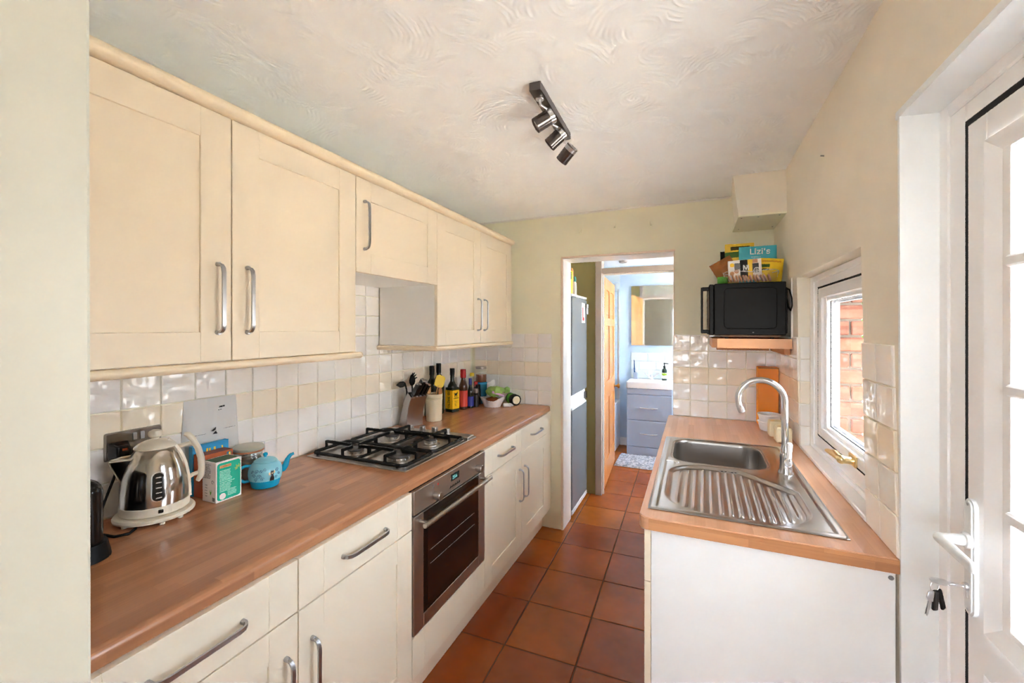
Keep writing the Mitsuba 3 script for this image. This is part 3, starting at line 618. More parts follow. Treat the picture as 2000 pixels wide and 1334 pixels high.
# ---------------------------------------------------------------- hob
t = thing('gas_hob', 'stainless steel gas hob with four burners and black pan supports', 'hob')
HX0, HX1, HY0, HY1 = -1.602, -1.062, 1.398, 2.004
add(t + '__tray', cc(cb(HX0, HX1, HY0, HY1, ZT, ZT + .006, .002), cb(HX0 + .02, HX1 - .02, HY0 + .02, HY1 - .095, ZT + .005, ZT + .0085, .001)), 'hob_steel')
st = add(t + '__control_strip', cb(-1.50, HX1 - .008, 1.925, 1.992, ZT + .005, ZT + .017, .003), 'hob_steel')
for i in range(4):
    c = (-1.450 + .0783 * i, 1.957)
    add(st + '__knob', lathe([(0, 0), (.021, 0), (.021, .005), (.017, .007), (.0162, .024), (.0145, .0265), (0, .0265)], 22, (*c, ZT + .0165)), 'block_steel', 40)
for bx, by, r in ((-1.405, 1.490, .036), (-1.175, 1.498, .052), (-1.420, 1.758, .036), (-1.190, 1.765, .030)):
    b = add(t + '__burner', lathe([(0, 0), (r * 1.55, 0), (r * 1.5, .004), (r * 1.05, .007), (r * .95, .012), (r * 1.0, .013), (r * 1.04, .022), (r * .9, .024), (0, .024)], 36, (bx, by, ZT + .008)), 'hob_steel', 40)
    add(b + '__cap', lathe([(0, .0), (r * .96, 0), (r * 1.0, .002), (r * .98, .006), (r * .85, .009), (0, .0095)], 32, (bx, by, ZT + .0318)), 'burner_cap', 40)
    add(b + '__ring', cc(*[put(cb(r * 1.0, r * 1.055, -.0016, .0016, .013, .0215, .0006), (bx, by, ZT + .008), 2 * PI * q / 18) for q in range(18)]), 'chrome')
def pan_support(y0, y1, centres):
    x0, x1, zb, zt = HX0 + .022, HX1 - .020, ZT + .020, ZT + .052
    bars = [tube([(x0 + .015, y0, zb), (x1 - .015, y0, zb), (x1, y0 + .015, zb), (x1, y1 - .015, zb), (x1 - .015, y1, zb), (x0 + .015, y1, zb), (x0, y1 - .015, zb), (x0, y0 + .015, zb)], .0078, 8, True)]
    xm, ym = (x0 + x1) / 2, (y0 + y1) / 2
    for cx, cy in centres:
        for dx, dy in ((1, 0), (-1, 0), (0, 1), (0, -1)):
            e = np.array([cx, cy, zt]) + np.array([dx, dy, 0]) * .020
            if dx: f = np.array([x1 if dx > 0 else x0, cy, zt])
            else: f = np.array([cx, y1 if dy > 0 else y0, zt])
            if dx and abs(f[0] - cx) > .2: f[0] = xm
            bars.append(sweep([e, f], [(-.0042, -.008), (.0042, -.008), (.0042, .005), (-.0042, .005)], up=(0, 0, 1)))
            bars.append(sweep([f + [0, 0, .003], [f[0], f[1], zb]], [(-.0044, -.0044), (.0044, -.0044), (.0044, .0044), (-.0044, .0044)], up=(0, 1, 0)))
    bars.append(tube([(xm, y0, zb), (xm, y1, zb)], .0065, 8))
    for q in ((x0 + .03, y0), (x1 - .03, y0), (x0 + .03, y1), (x1 - .03, y1)): bars.append(cyl((*q, ZT + .0085), (*q, zb), .006, 8))
    return cc(*bars)
add(t + '__pan_support', pan_support(1.412, 1.626, ((-1.405, 1.490), (-1.175, 1.498))), 'cast_iron', 35)
add(t + '__pan_support', pan_support(1.634, 1.900, ((-1.420, 1.758), (-1.190, 1.765))), 'cast_iron', 35)

# ================================================================ THINGS ON THE LEFT WORKTOP
# toaster
t = thing('toaster', 'black glossy appliance standing at the left edge beside the kettle', 'toaster')
bt = hullpts(np.vstack([ball((x, y, z), r, sub=2).vertices for x in (-1.56, -1.393) for y in (.455, .553) for z, r in ((.965, .036), (1.076, .036))]))
add(t + '__body', bt, 'black_gloss', 40)
add(t + '__base', cc(hullpts(np.vstack([lathe([(0, 0), (.052, 0), (.05, .012), (.044, .04), (0, .04)], 20, (x, y, ZT + .002)).vertices for x in (-1.56, -1.400) for y in (.455, .556)]))), 'black_satin', 40)
# socket with plug
t = thing('wall_socket', 'chrome double wall socket on the tiles behind the kettle', 'socket')
sx = XL + .001
def on_wall(m, y, z): return frame(m, (sx, y, z), (0, 1, 0), (0, 0, 1))
def ring_at(g, z): q = np.array(g.exterior.coords)[:-1]; return np.c_[q, np.full(len(q), z)]
add(t + '__plate', on_wall(hullpts(np.vstack([ring_at(rrect(0, .150, 0, .086, .006), 0), ring_at(rrect(.003, .147, .003, .083, .004), .008)])), .697, 1.083), 'socket_chrome', 30)
for y in (.765, .785): add(t + '__switch', put(cb(0, .004, 0, .012, 0, .024, .001), (sx + .007, y, 1.135)), 'handle_steel')
for y in (.725, .815): add(t + '__insert', put(cb(0, .001, -.018, .018, 0, .030, .0005), (sx + .0075, y, 1.092)), 'black_satin')
# kettle
KC, ka = np.array([-1.528, .775]), math.radians(62)
KF = np.array([math.cos(ka), math.sin(ka), 0])                 # towards the handle
t = thing('kettle', 'polished steel and cream traditional kettle on its base', 'kettle')
def KZ(z): return ZT + z
bp = add(t + '__base', cc(lathe([(0, .008), (.094, .008), (.099, .011), (.100, .016), (.097, .021), (.088, .024), (0, .025)], 48, (*KC, ZT)), *[cyl((KC[0] + .085 * math.cos(a), KC[1] + .085 * math.sin(a), ZT + .0005), (KC[0] + .085 * math.cos(a), KC[1] + .085 * math.sin(a), ZT + .010), .007, 10) for a in np.linspace(.3, 6.0, 6)]), 'kettle_cream', 40)
add(t + '__band', lathe([(0, .026), (.083, .026), (.085, .028), (.0855, .050), (.084, .052), (0, .052)], 48, (*KC, ZT)), 'kettle_cream', 40)
kp = [(.084, .052), (.0838, .072), (.0825, .096), (.0795, .121), (.075, .146), (.068, .170), (.060, .190), (.051, .207), (.044, .217)]
add(t + '__body', lathe([(0, .052)] + kp + [(0, .217)], 64, (*KC, ZT)), 'kettle_steel', 40)
add(t + '__lid', lathe([(0, .214), (.052, .214), (.0515, .218), (.042, .227), (.028, .234), (.012, .2385), (0, .239)], 40, (*KC, ZT)), 'kettle_cream', 40)
add(t + '__lid_knob', lathe([(0, .237), (.010, .237), (.009, .242), (.017, .248), (.0185, .256), (.015, .264), (.006, .2675), (0, .268)], 24, (*KC, ZT)), 'kettle_cream', 40)
C3 = lambda f, s, z: np.array([KC[0], KC[1], ZT]) + KF * f + np.array([-KF[1], KF[0], 0]) * s + np.array([0, 0, z])
sp = add(t + '__spout', hullpts([*[C3(-.048, s, .190) for s in (-.030, .030)], *[C3(-.074, s, .118) for s in (-.014, .014)], *[C3(-.101, s, .186) for s in (-.009, .009)], *[C3(-.098, s, .172) for s in (-.008, .008)]]), 'kettle_steel', 30)
add(sp + '__rim', cc(tube([C3(-.047, -.031, .191), C3(-.078, -.022, .190), C3(-.102, -.009, .187), C3(-.102, .009, .187), C3(-.078, .022, .190), C3(-.047, .031, .191)], .0028, 8), tube([C3(-.103, 0, .186), C3(-.098, 0, .168), C3(-.080, 0, .122)], .003, 8)), 'kettle_cream', 40)
rib = [C3(r + .0005, 0, z) for r, z in [(.085, .046)] + kp] + [C3(.03, 0, .233)]
add(t + '__rib', sweep(rib, [(-.013, -.003), (.013, -.003), (.010, .0045), (-.010, .0045)], up=tuple(KF + np.array([0, 0, .45]))), 'kettle_cream', 30)
hp = [C3(.070, 0, .242), C3(.080, 0, .240), C3(.093, 0, .221), C3(.106, 0, .192), C3(.1135, 0, .160), C3(.1155, 0, .126), C3(.113, 0, .100), C3(.105, 0, .086)]
hd = add(t + '__handle', cc(sweep(hp, [(.0125 * math.cos(a), .0085 * math.sin(a)) for a in np.linspace(0, 2 * PI, 13)[:-1]], scale=[.7, 1, 1.1, 1.1, 1.1, 1.1, 1.05, .75]),
    tube([C3(.050, 0, .206), C3(.070, 0, .208), C3(.096, 0, .212)], .0065, 10), tube([C3(.078, 0, .100), C3(.092, 0, .109), C3(.114, 0, .113)], .0065, 10)), 'kettle_cream', 40)
add(hd + '__inlay', sweep([p_ + KF * .0085 * f for p_, f in zip(hp[1:-1], (.6, 1, 1.05, 1.05, 1.05, 1))], [(-.0065, -.0012), (.0065, -.0012), (.0065, .0012), (-.0065, .0012)], up=tuple(KF + np.array([0, 0, .3]))), 'chrome', 30)
# water window: follows the body surface
def kr(z): return float(np.interp(z, [q[1] for q in kp], [q[0] for q in kp]))
def window_patch(w2, z0, z1, a0, lift, rc_):
    o = rrect(-w2, w2, z0, z1, rc_, 8); pts = np.array(o.exterior.coords)[:-1]
    V = [(KC[0] + (kr(z) + lift) * math.cos(a0 + s / .078), KC[1] + (kr(z) + lift) * math.sin(a0 + s / .078), ZT + z) for s, z in pts]
    zc_ = np.linspace(z0 + rc_, z1 - rc_, 6)
    V += [(KC[0] + (kr(z) + lift) * math.cos(a0), KC[1] + (kr(z) + lift) * math.sin(a0), ZT + z) for z in zc_]
    from scipy.spatial import Delaunay
    tri = Delaunay(np.vstack([pts, np.c_[0 * zc_, zc_]])).simplices
    return trimesh.Trimesh(V, tri, process=False)
aw = math.radians(-22)
def raised(m, th):
    c = np.array([KC[0], KC[1], 0]); v = np.asarray(m.vertices); o = v.copy(); d_ = o - c; d_[:, 2] = 0; d_ /= np.linalg.norm(d_, axis=1, keepdims=True)
    b_ = trimesh.Trimesh(np.vstack([v + d_ * th]), m.faces, process=False)
    n_ = len(v); ed = m.edges_sorted; u_, cnt = np.unique(ed, axis=0, return_counts=True); bd = u_[cnt == 1]
    Fs = [(a, b, n_ + b) for a, b in bd] + [(a, n_ + b, n_ + a) for a, b in bd]
    return trimesh.Trimesh(np.vstack([v, v + d_ * th]), np.vstack([m.faces + n_, Fs]), process=False)
ww = add(t + '__water_window', raised(window_patch(.0165, .068, .154, aw, -.001, .016), .0025), 'chrome', 20)
add(ww + '__glass', raised(window_patch(.0135, .071, .151, aw, .0002, .0133), .0022), 'black_gloss', 20)
for i in range(5):
    z = .080 + i * .0145; r_ = kr(z) + .0026
    P_ = [(KC[0] + r_ * math.cos(aw + q), KC[1] + r_ * math.sin(aw + q), ZT + z) for q in np.linspace(-.07, .09, 4)]
    add(ww + '__level_mark', sweep(P_, [(-.0004, -.0012), (.0004, -.0012), (.0004, .0012), (-.0004, .0012)], up=(0, 0, 1)), 'paper_white')
ab = math.radians(-30)
add(t + '__switch', put(cb(-.001, .0025, -.006, .006, -.005, .005, .001), (KC[0] + .0853 * math.cos(ab + .2), KC[1] + .0853 * math.sin(ab + .2), ZT + .039), ab + .2), 'black_gloss')
pg = add(t + '__plug', hullpts(np.vstack([rb(sx + .008, sx + .02, .700, .752, 1.088, 1.140, .006).vertices, rb(sx + .02, sx + .046, .707, .745, 1.094, 1.134, .008).vertices])), 'black_gloss', 40, label='black plug in the wall socket')
add(pg + '__label', cb(sx + .0455, sx + .0465, .722, .735, 1.117, 1.124, .0003), 'card_rust')
add(t + '__cord', tube([(sx + .03, .722, 1.089), (sx + .033, .708, 1.04), (sx + .03, .685, .97), (sx + .036, .670, .925), (-1.585, .655, .9142), (-1.53, .640, .9142), (-1.47, .648, .9142), (-1.455, .675, .9142), (-1.475, .70, .9142)], .0036, 8), 'black_plastic', True, label='black cord')
add('charger', cb(-1.632, -1.60, .868, .905, ZT + .0005, ZT + .034, .004), 'cable_white', label='small white charger block on worktop behind the kettle', cat='charger')

# pouch leaning on the tiles
def pouch(w, h, d, o, right, up, top=.12, seed=1, waist=0.0, amp=.004):
    def fn(u, v):
        bulge = d * np.sin(PI * np.clip(u, 0, 1)) ** .6 * np.sin(PI * np.clip(v * .5 / .5 * (1 - top) + top * .3, 0, 1)) ** .5 * np.clip((1 - v) / .35, 0, 1) ** .7
        x = (u - .5) * w * (1 - waist * v)
        P = np.c_[x, v * h, bulge]
        nz = meshkit.fbm(np.c_[u * 6 + seed, v * 6, 0 * u + seed], 3, seed) - .5
        P[:, 2] += amp * nz * 2 * np.minimum(1, np.minimum(u, 1 - u) * 12); return P
    f, uv = grid(26, 26, fn)
    def bk(u, v): P = fn(u, v); P[:, 2] = -np.abs(P[:, 2]) * .15 - .0008; return P
    b, uv2 = grid(26, 26, bk); b.invert()
    m = cc(f, b); return frame(m, o, right, up), np.vstack([uv, uv2])
t = thing('coffee_pouch', 'pale grey coffee pouch with small black print leaning on the tiles', 'pouch')
PO, PR, PU = (-1.634, 1.006, ZT + .001), (0.03, 1, 0), (-.004, 0, 1)
m, uv = pouch(.215, .322, .024, PO, PR, PU, seed=3, waist=.16, amp=.006)
add(t + '__bag', m, 'pouch_grey', True, uv=uv)
def on_pouch(x, y, z=.008): return tuple(np.array(PO) + np.array(PR) / np.linalg.norm(PR) * x + np.array(PU) / np.linalg.norm(PU) * y + np.array([1, 0, .09]) * z)
for w_, h_, x_, y_ in ((.011, .0055, .022, .283), (.006, .005, .035, .284), (.005, .002, .017, .273), (.004, .002, .025, .274)): add(t + '__print', flat(w_, h_, on_pouch(x_, y_, .011), PR, PU, .001), 'ink')
add(t + '__logo', cc(frame(prism([(-.011, -.002), (.004, .010), (.004, .002), (-.005, -.004)], 'z', 0, .001), on_pouch(-.006, .205, .029), PR, PU), frame(prism([(-.006, -.014), (.010, -.014), (.004, -.003)], 'z', 0, .001), on_pouch(-.006, .205, .029), PR, PU)), 'ink')
for q in (flat(.045, .0012, on_pouch(.026, .204, .026), PR, PU), flat(.042, .0012, on_pouch(-.075, .196, .024), PR, PU)): add(t + '__small_print', q, 'ink_grey')

# blue box, rust box, green tea box
def carton(key, label, x0, x1, y0, y1, h, m_, rz=0.0, cat='box'):
    t = thing(key, label, cat); cx, cy = (x0 + x1) / 2, (y0 + y1) / 2
    def R(m): m = m.copy(); m.apply_translation([-cx, -cy, 0]); return put(m, (cx, cy, 0), rz)
    add(t + '__carton', R(cb(x0, x1, y0, y1, ZT + .0006, ZT + h, .0008)), m_); return t, R
t, R = carton('snack_box', 'blue box with yellow letters behind the rust coloured box', -1.603, -1.583, .912, 1.036, .170, 'card_blue')
add(t + '__lettering', cc(*[flat(w_, h_, (-1.5828, .930 + y_, ZT + .134), (0, 1, 0), (0, 0, 1), .0005, .002) for y_, w_, h_ in ((0, .006, .020), (.010, .013, .006), (.027, .006, .021), (.037, .012, .007), (.037, .005, .020), (.053, .006, .021), (.063, .012, .006), (.080, .005, .019))]), 'card_yellow')
add(t + '__band', flat(.119, .012, (-1.5828, .915, ZT + .157), (0, 1, 0), (0, 0, 1)), 'lid_blue')
t, R = carton('tea_box', 'plain rust orange tea box between blue box and green tea box', -1.581, -1.531, .915, 1.017, .145, 'card_rust')
add(t + '__lid', cb(-1.580, -1.532, .916, 1.016, ZT + .1446, ZT + .1454, .0003), 'card_rust_top')
add(t + '__sticker', flat(.016, .016, (-1.5309, .995, ZT + .123), (0, 1, 0), (0, 0, 1)), 'tub_blue')
add(t + '__figure', flat(.006, .010, (-1.5304, 1.002, ZT + .127), (0, 1, 0), (0, 0, 1)), 'card_yellow')
t, R = carton('tea_box', 'white and green tea box in front of the rust box', -1.518, -1.449, .906, .9925, .134, 'card_white')
fx = -1.449
lb = add(t + '__front_label', flat(.079, .124, (fx, .9098, ZT + .005), (0, 1, 0), (0, 0, 1), .0004, .010), 'card_green')
add(lb + '__badge', flat(.038, .009, (fx + .0004, .9185, ZT + .112), (0, 1, 0), (0, 0, 1), .0003), 'card_gold')
add(lb + '__badge_text', text('TWININGS', .0045, (fx + .0007, .9215, ZT + .1143), (0, 1, 0), (0, 0, 1), .0003, True), 'card_rust')
rr = random.Random(4); L_ = []
for z0, n_, y_ in ((.101, 8, .918), (.057, 5, .918), (.034, 5, .944)):
    for i in range(n_): L_.append(flat(rr.uniform(.034, .043) if y_ < .93 else rr.uniform(.024, .032), .0022, (fx + .0004, y_, ZT + z0 - i * .0047), (0, 1, 0), (0, 0, 1), .0003))
L_ += [flat(.05, .0022, (fx + .0004, .918, ZT + .0625), (0, 1, 0), (0, 0, 1), .0003), flat(.056, .0022, (fx + .0004, .918, ZT + .0335), (0, 1, 0), (0, 0, 1), .0003)]
add(lb + '__small_print', cc(*L_), 'mint')
add(lb + '__seal', frame(prism(Polygon(circ(.0105, 24)), 'z', 0, .0003), (fx + .0004, .928, ZT + .0175), (0, 1, 0), (0, 0, 1)), 'card_white')
add(lb + '__flower', cc(*[frame(prism([(0, -.003), (.007, -.004), (.016, 0), (.007, .003)], 'z', 0, .0003), (fx + .0005, .982, ZT + .098 + .001 * q), (0, math.cos(a), math.sin(a)), (0, -math.sin(a), math.cos(a))) for q, a in enumerate((1.5, 2.3, 3.1, 3.7))]), 'bag_green')
add(t + '__top_print', cb(-1.512, -1.455, .911, .988, ZT + .1338, ZT + .1344, .0002), 'card_darkgreen')
add(t + '__side_print', cc(*[flat(rr.uniform(.030, .040), .0016, (-1.512, .9058, ZT + .124 - i * .0045), (1, 0, 0), (0, 0, 1), .0003) for i in range(11)], frame(prism(Polygon(circ(.006, 20)).difference(Polygon(circ(.0042, 20))), 'z', 0, .0003), (-1.464, .9058, ZT + .069), (1, 0, 0), (0, 0, 1)), flat(.012, .012, (-1.466, .9058, ZT + .006), (1, 0, 0), (0, 0, 1), .0003), *[flat(.013, .0016, (-1.505, .9058, ZT + .055 - i * .009), (1, 0, 0), (0, 0, 1), .0003) for i in range(5)]), 'ink_grey')
add(t + '__leaf_print', cc(*[frame(prism([(-.0015, 0), (.0015, 0), (q * .004, .016)], 'z', 0, .0003), (-1.475, .9058, ZT + .026), (1, 0, 0), (0, 0, 1)) for q in (-1.6, -.5, .6, 1.7)]), 'label_green')
# clip top jar
t = thing('clip_jar', 'glass clip top jar with rust rubber seal behind the blue teapot', 'jar')
jc = (-1.562, 1.098)
add(t + '__glass', lathe([(0, .001), (.050, .001), (.054, .006), (.055, .085), (.051, .098), (.047, .104), (.047, .112), (.0445, .112), (.0445, .103), (.052, .084), (.051, .008), (0, .005)], 36, (*jc, ZT)), 'jar_glass', 40)
add(t + '__contents', crumple(lathe([(0, .007), (.048, .007), (.050, .015), (.049, .075), (.04, .088), (0, .09)], 32, (*jc, ZT)), .006, 40, 2), 'jar_contents', 40)
add(t + '__seal', lathe([(.043, .112), (.051, .112), (.052, .115), (.051, .118), (.043, .118)], 36, (*jc, ZT)), 'rubber_rust', 40)
add(t + '__lid', lathe([(0, .118), (.050, .118), (.053, .122), (.053, .128), (.048, .133), (.03, .137), (0, .137)], 36, (*jc, ZT)), 'jar_lid', 40)
add(t + '__clip', cc(tube([(jc[0] + .01, jc[1] + .052, ZT + .09), (jc[0] + .012, jc[1] + .058, ZT + .105), (jc[0] + .012, jc[1] + .056, ZT + .134), (jc[0] + .012, jc[1] + .042, ZT + .139)], .0016, 6), tube(arc((*jc, ZT + .103), .049, 0, 2 * PI, 29, (1, 0, 0), (0, 1, 0))[:-1], .0014, 6, True)), 'chrome', True)
# teapot
t = thing('teapot', 'blue teapot with swirls and a painted black cat on the worktop', 'teapot')
tc = np.array([-1.448, 1.082, ZT]); TF = np.array([.60, .80, 0]); TS = np.array([.80, -.60, 0])
tp = [(.036, .002), (.044, .004), (.0475, .016), (.050, .030), (.0525, .031), (.0555, .048), (.0545, .064), (.050, .078), (.041, .089), (.036, .0925)]
add(t + '__base', lathe([(0, .001)] + tp[:4] + [(0, .030)], 40, tc), 'teapot_deep', 40)
add(t + '__body', lathe([(0, .030)] + tp[3:] + [(0, .0925)], 44, tc), 'teapot_pale', 40)
ld = add(t + '__lid', lathe([(0, .092), (.037, .092), (.038, .0945), (.030, .101), (.018, .105), (.006, .107), (0, .107)], 36, tc), 'teapot_pale', 40)
add(ld + '__knob', lathe([(0, .106), (.004, .106), (.0045, .110), (.008, .114), (.0075, .120), (.004, .123), (0, .1235)], 18, tc), 'teapot_deep', 40)
TP = lambda f, z, s=0: tc + TF * f + TS * s + np.array([0, 0, z])
add(t + '__spout', tube([TP(.044, .052), TP(.058, .056), TP(.066, .068), TP(.072, .088), TP(.081, .102), TP(.093, .107)], [.012, .0125, .0105, .0082, .0065, .0045], 14), 'teapot_deep', True)
add(t + '__handle', tube([TP(-.046, .080), TP(-.062, .083), TP(-.080, .074), TP(-.088, .056), TP(-.082, .036), TP(-.066, .026), TP(-.048, .028)], .0055, 12), 'teapot_deep', True)
def tr_(z): return float(np.interp(z, [q[1] for q in tp], [q[0] for q in tp]))
def on_pot(s, z, lift=.0006): a = math.atan2(-TF[0] * 0 + TS[1], TS[0]) + s / .055; r_ = tr_(z) + lift; return (tc[0] + r_ * math.cos(a), tc[1] + r_ * math.sin(a), tc[2] + z)
def spiral(s0, z0, r0, turns, sg=1): return [on_pot(s0 + sg * r0 * (1 - k) * math.cos(k * turns * 2 * PI), z0 + r0 * (1 - k) * math.sin(k * turns * 2 * PI)) for k in np.linspace(0, .9, 22)]
add(t + '__swirl_print', cc(*[tube(spiral(*a), .0007, 5) for a in ((-.030, .068, .0075, 1.7), (-.038, .054, .0075, 1.6, -1), (-.021, .051, .0085, 1.7), (-.014, .068, .006, 1.5), (-.032, .040, .007, 1.5), (-.010, .042, .007, 1.6), (-.046, .066, .006, 1.4), (.040, .066, .007, 1.6), (.046, .052, .006, 1.5, -1), (-.001, .072, .006, 1.4, -1), (.036, .042, .006, 1.5))]), 'swirl_blue', True)
def pot_poly(pts, lift=.0008): 
    pl_ = Polygon(pts); mm = trimesh.creation.extrude_polygon(pl_, .0006, engine='earcut').subdivide().subdivide(); v = mm.vertices.copy()
    mm.vertices = [on_pot(a, b, lift + c) for a, b, c in v]; return mm
CATX = np.array([.008, .001])
add(t + '__cat_print', cc(pot_poly(CATX + np.array([(.006, .031), (.021, .031), (.0205, .042), (.017, .050), (.0185, .056), (.0185, .068), (.016, .065), (.012, .065), (.009, .068), (.009, .056), (.0105, .050), (.007, .042)]))), 'cat_black')
add(t + '__face_print', cc(pot_poly(CATX + np.array([(.0115, .056), (.016, .056), (.0165, .060), (.011, .060)]), .0014), pot_poly(CATX + np.array([(.0035, .050), (.009, .056), (.005, .063), (.002, .058)])), pot_poly(CATX + np.array([(.0195, .055), (.024, .059), (.023, .067), (.019, .063)]))), 'cat_buff')

# knife block
t = thing('knife_block', 'brushed steel knife block with black handled knives behind the hob', 'knife block')
kn, kw = np.array([.94, -.34, 0]), np.array([.34, .94, 0]); ko = np.array([-1.622, 2.070, ZT + .0005])
def KB(n_, w_, z): return ko + kn * n_ + kw * w_ + np.array([0, 0, z])
bp_ = [(0, 0), (.088, 0), (.086, .03), (.090, .07), (.100, .115), (.118, .155), (.134, .178), (.098, .205), (.06, .15)]
pm = prism(bp_, 'y', 0, .108); v = pm.vertices
add(t + '__block', trimesh.Trimesh([KB(a, b, c) for a, b, c in v], pm.faces, process=False), 'black_satin')
fs = sweep([KB(a + .002, .054, c) for a, c in ((.0885, .001), (.0865, .03), (.0905, .07), (.1005, .115), (.1185, .155), (.135, .180))], [(-.0545, -.0015), (.0545, -.0015), (.0545, .0015), (-.0545, .0015)], up=tuple(kn))
add(t + '__steel_front', fs, 'block_steel', 40)
add(t + '__steel_side', trimesh.Trimesh([KB(a, b - .0012 if True else b, c) for a, b, c in prism(bp_, 'y', 0, .001).vertices], prism(bp_, 'y', 0, .001).faces, process=False), 'block_steel')
kd = kn * .56 + np.array([0, 0, .83]) + kw * .10; kd /= np.linalg.norm(kd)
for i, (a, w_, z, L_) in enumerate(((.128, .014, .184, .098), (.118, .016, .192, .085), (.124, .038, .187, .112), (.112, .040, .197, .110), (.124, .064, .187, .095), (.112, .068, .197, .098), (.124, .090, .187, .080))):
    o = KB(a, w_, z - .006)
    k = add(t + '__knife', sweep([o, o + kd * L_ * .3, o + kd * L_ * .8, o + kd * L_], [(-.008, -.011), (.008, -.011), (.008, .011), (-.008, .011)], up=tuple(kn), scale=[.72, .95, 1.0, .95]), 'black_gloss', 30)
    add(k + '__bolster', sweep([o - kd * .002, o + kd * .012], [(-.0066, -.0088), (.0066, -.0088), (.0066, .0088), (-.0066, .0088)], up=tuple(kn)), 'chrome')
    e = o + kd * (L_ - .001); add(k + '__cap', cyl(e, e + kd * .006, .0105, 16, .002), 'block_steel', 40)
# black utensils leaning behind the block
t = thing('slotted_turner', 'black slotted turner leaning on the tiles left of the knife block', 'kitchen utensil')
bl = Polygon([(0, -.008), (.03, -.017), (.065, -.018), (.112, 0), (.065, .018), (.03, .017), (0, .008)])
for i, q in enumerate((.009, .012, .012, .009, .006)): bl = bl.difference(sbox(.026 + i * .0125, -q, .032 + i * .0125, q))
add(t + '__blade', frame(prism(bl, 'z', 0, .002), (-1.612, 2.125, 1.150), (.15, -.92, .06), (-.05, .02, 1)), 'black_satin')
add(t + '__handle', tube([(-1.612, 2.122, 1.150), (-1.622, 2.150, 1.10), (-1.632, 2.150, ZT + .004)], .005, 8), 'black_satin', True)
t = thing('pasta_server', 'black toothed pasta server standing behind the knife block', 'kitchen utensil')
pc = np.array([-1.608, 2.185, 1.165])
add(t + '__bowl', ball(pc, .027, (.45, 1, 1.25), 2), 'black_satin', True)
add(t + '__teeth', cc(*[tube([pc + np.array([0, .020 * math.sin(a), .028 * math.cos(a)]), pc + np.array([.012, .037 * math.sin(a), .050 * math.cos(a)])], [.0048, .003], 6) for a in np.linspace(-1.25, 1.25, 6)]), 'black_satin', True)
add(t + '__handle', tube([pc + np.array([0, 0, -.02]), (-1.628, 2.215, ZT + .004)], .005, 8), 'black_satin', True)
# utensil pot
t = thing('utensil_pot', 'cream stoneware utensil pot right of the knife block', 'pot')
uc = (-1.505, 2.270, ZT)
add(t + '__pot', lathe([(0, .001), (.046, .001), (.049, .006), (.0505, .09), (.0515, .128), (.0535, .130), (.0535, .134), (.0518, .136), (.0537, .139), (.0537, .143), (.052, .145), (.0535, .148), (.053, .160), (.054, .166), (.0525, .168), (.050, .166), (.048, .10), (.046, .010), (0, .008)], 44, uc), 'ceramic_cream', 40)
def stick(key, label, m, base, top, r, head=None, hm=None):
    t = thing(key, label, 'kitchen utensil', None)
    add(t + '__handle', tube([base, (np.array(base) + top) / 2, top], r, 8), m, True)
    if head is not None: add(t + '__head', head, hm or m, 40)
def blade(o, d_, s_, L_, w_, th=.005):
    d_ = np.asarray(d_, float); d_ /= np.linalg.norm(d_)
    return frame(prism(rrect(0, L_, -w_ / 2, w_ / 2, min(w_, L_) * .3), 'z', -th / 2, th / 2), o, d_, s_)
ub = np.array(uc)
stick('spatula', 'yellow spatula in the cream utensil pot', 'wood_pale', ub + [.0, -.03, .012], ub + [.010, .032, .215], .005, blade(ub + [.011, .030, .205], (.05, .42, .9), (.6, .72, -.3), .078, .062, .008), 'card_yellow')
stick('wooden_spoon', 'brown wooden spoon in the cream utensil pot', 'wood_spoon', ub + [.02, -.02, .012], ub + [.034, .012, .160], .0055, ball(ub + [.036, .015, .180], .020, (.5, .9, 1.3)), 'wood_spoon')
stick('wooden_spatula', 'pale wooden spatula leaning left in the cream utensil pot', 'wood_pale', ub + [-.03, .015, .012], ub + [-.028, -.015, .18], .005, blade(ub + [-.028, -.014, .165], (.0, -.06, .9), (.3, .9, 0), .05, .030), 'wood_pale')
stick('ladle', 'long dark handled ladle reaching right out of the utensil pot', 'black_satin', ub + [.005, -.035, .012], ub + [-.015, .105, .275], .0055)
stick('pastry_brush', 'blue tipped brush low in the cream utensil pot', 'blue_plastic', ub + [.02, -.01, .012], ub + [.030, .028, .185], .007)
# bottles
def bottle(key, label, c, prof, m, cap=None, capm=None, band=None, bm=None, cat='bottle', group=None, n=28):
    t = thing(key, label, cat, group)
    add(t + '__body', lathe(prof, n, (*c, ZT)), m, 40)
    if cap: add(t + '__cap', lathe([(0, cap[0]), (cap[2], cap[0]), (cap[2], cap[1] - .002), (cap[2] - .002, cap[1]), (0, cap[1])], 20, (*c, ZT)), capm, 40)
    if band: add(t + '__label', lathe([(band[2], band[0]), (band[2] + .0006, band[0] + .0005), (band[2] + .0006, band[1] - .0005), (band[2], band[1])], n, (*c, ZT)), bm, 40)
    return t
def bprof(r, hb, hs, rn, ht): return [(0, .001), (r - .004, .001), (r, .005), (r, hb), (r * .85, hb + (hs - hb) * .35), (rn * 1.3, hb + (hs - hb) * .8), (rn, hs), (rn, ht), (0, ht)]
bottle('bottle', 'tall dark bottle with black cap furthest left behind the olive oil', (-1.598, 2.385), bprof(.036, .20, .25, .014, .315), 'oil_glass', (.27, .33, .0165), 'black_satin', (.05, .16, .0362), 'paper_white')
bottle('bottle', 'tallest dark bottle with black cap directly behind the olive oil', (-1.600, 2.470), bprof(.036, .21, .26, .014, .33), 'oil_glass', (.275, .34, .0165), 'black_satin')
t = thing('olive_oil_bottle', 'square dark olive oil bottle with yellow label right of the utensil pot', 'bottle')
oc, oa = np.array([-1.545, 2.556, ZT]), math.radians(-13)
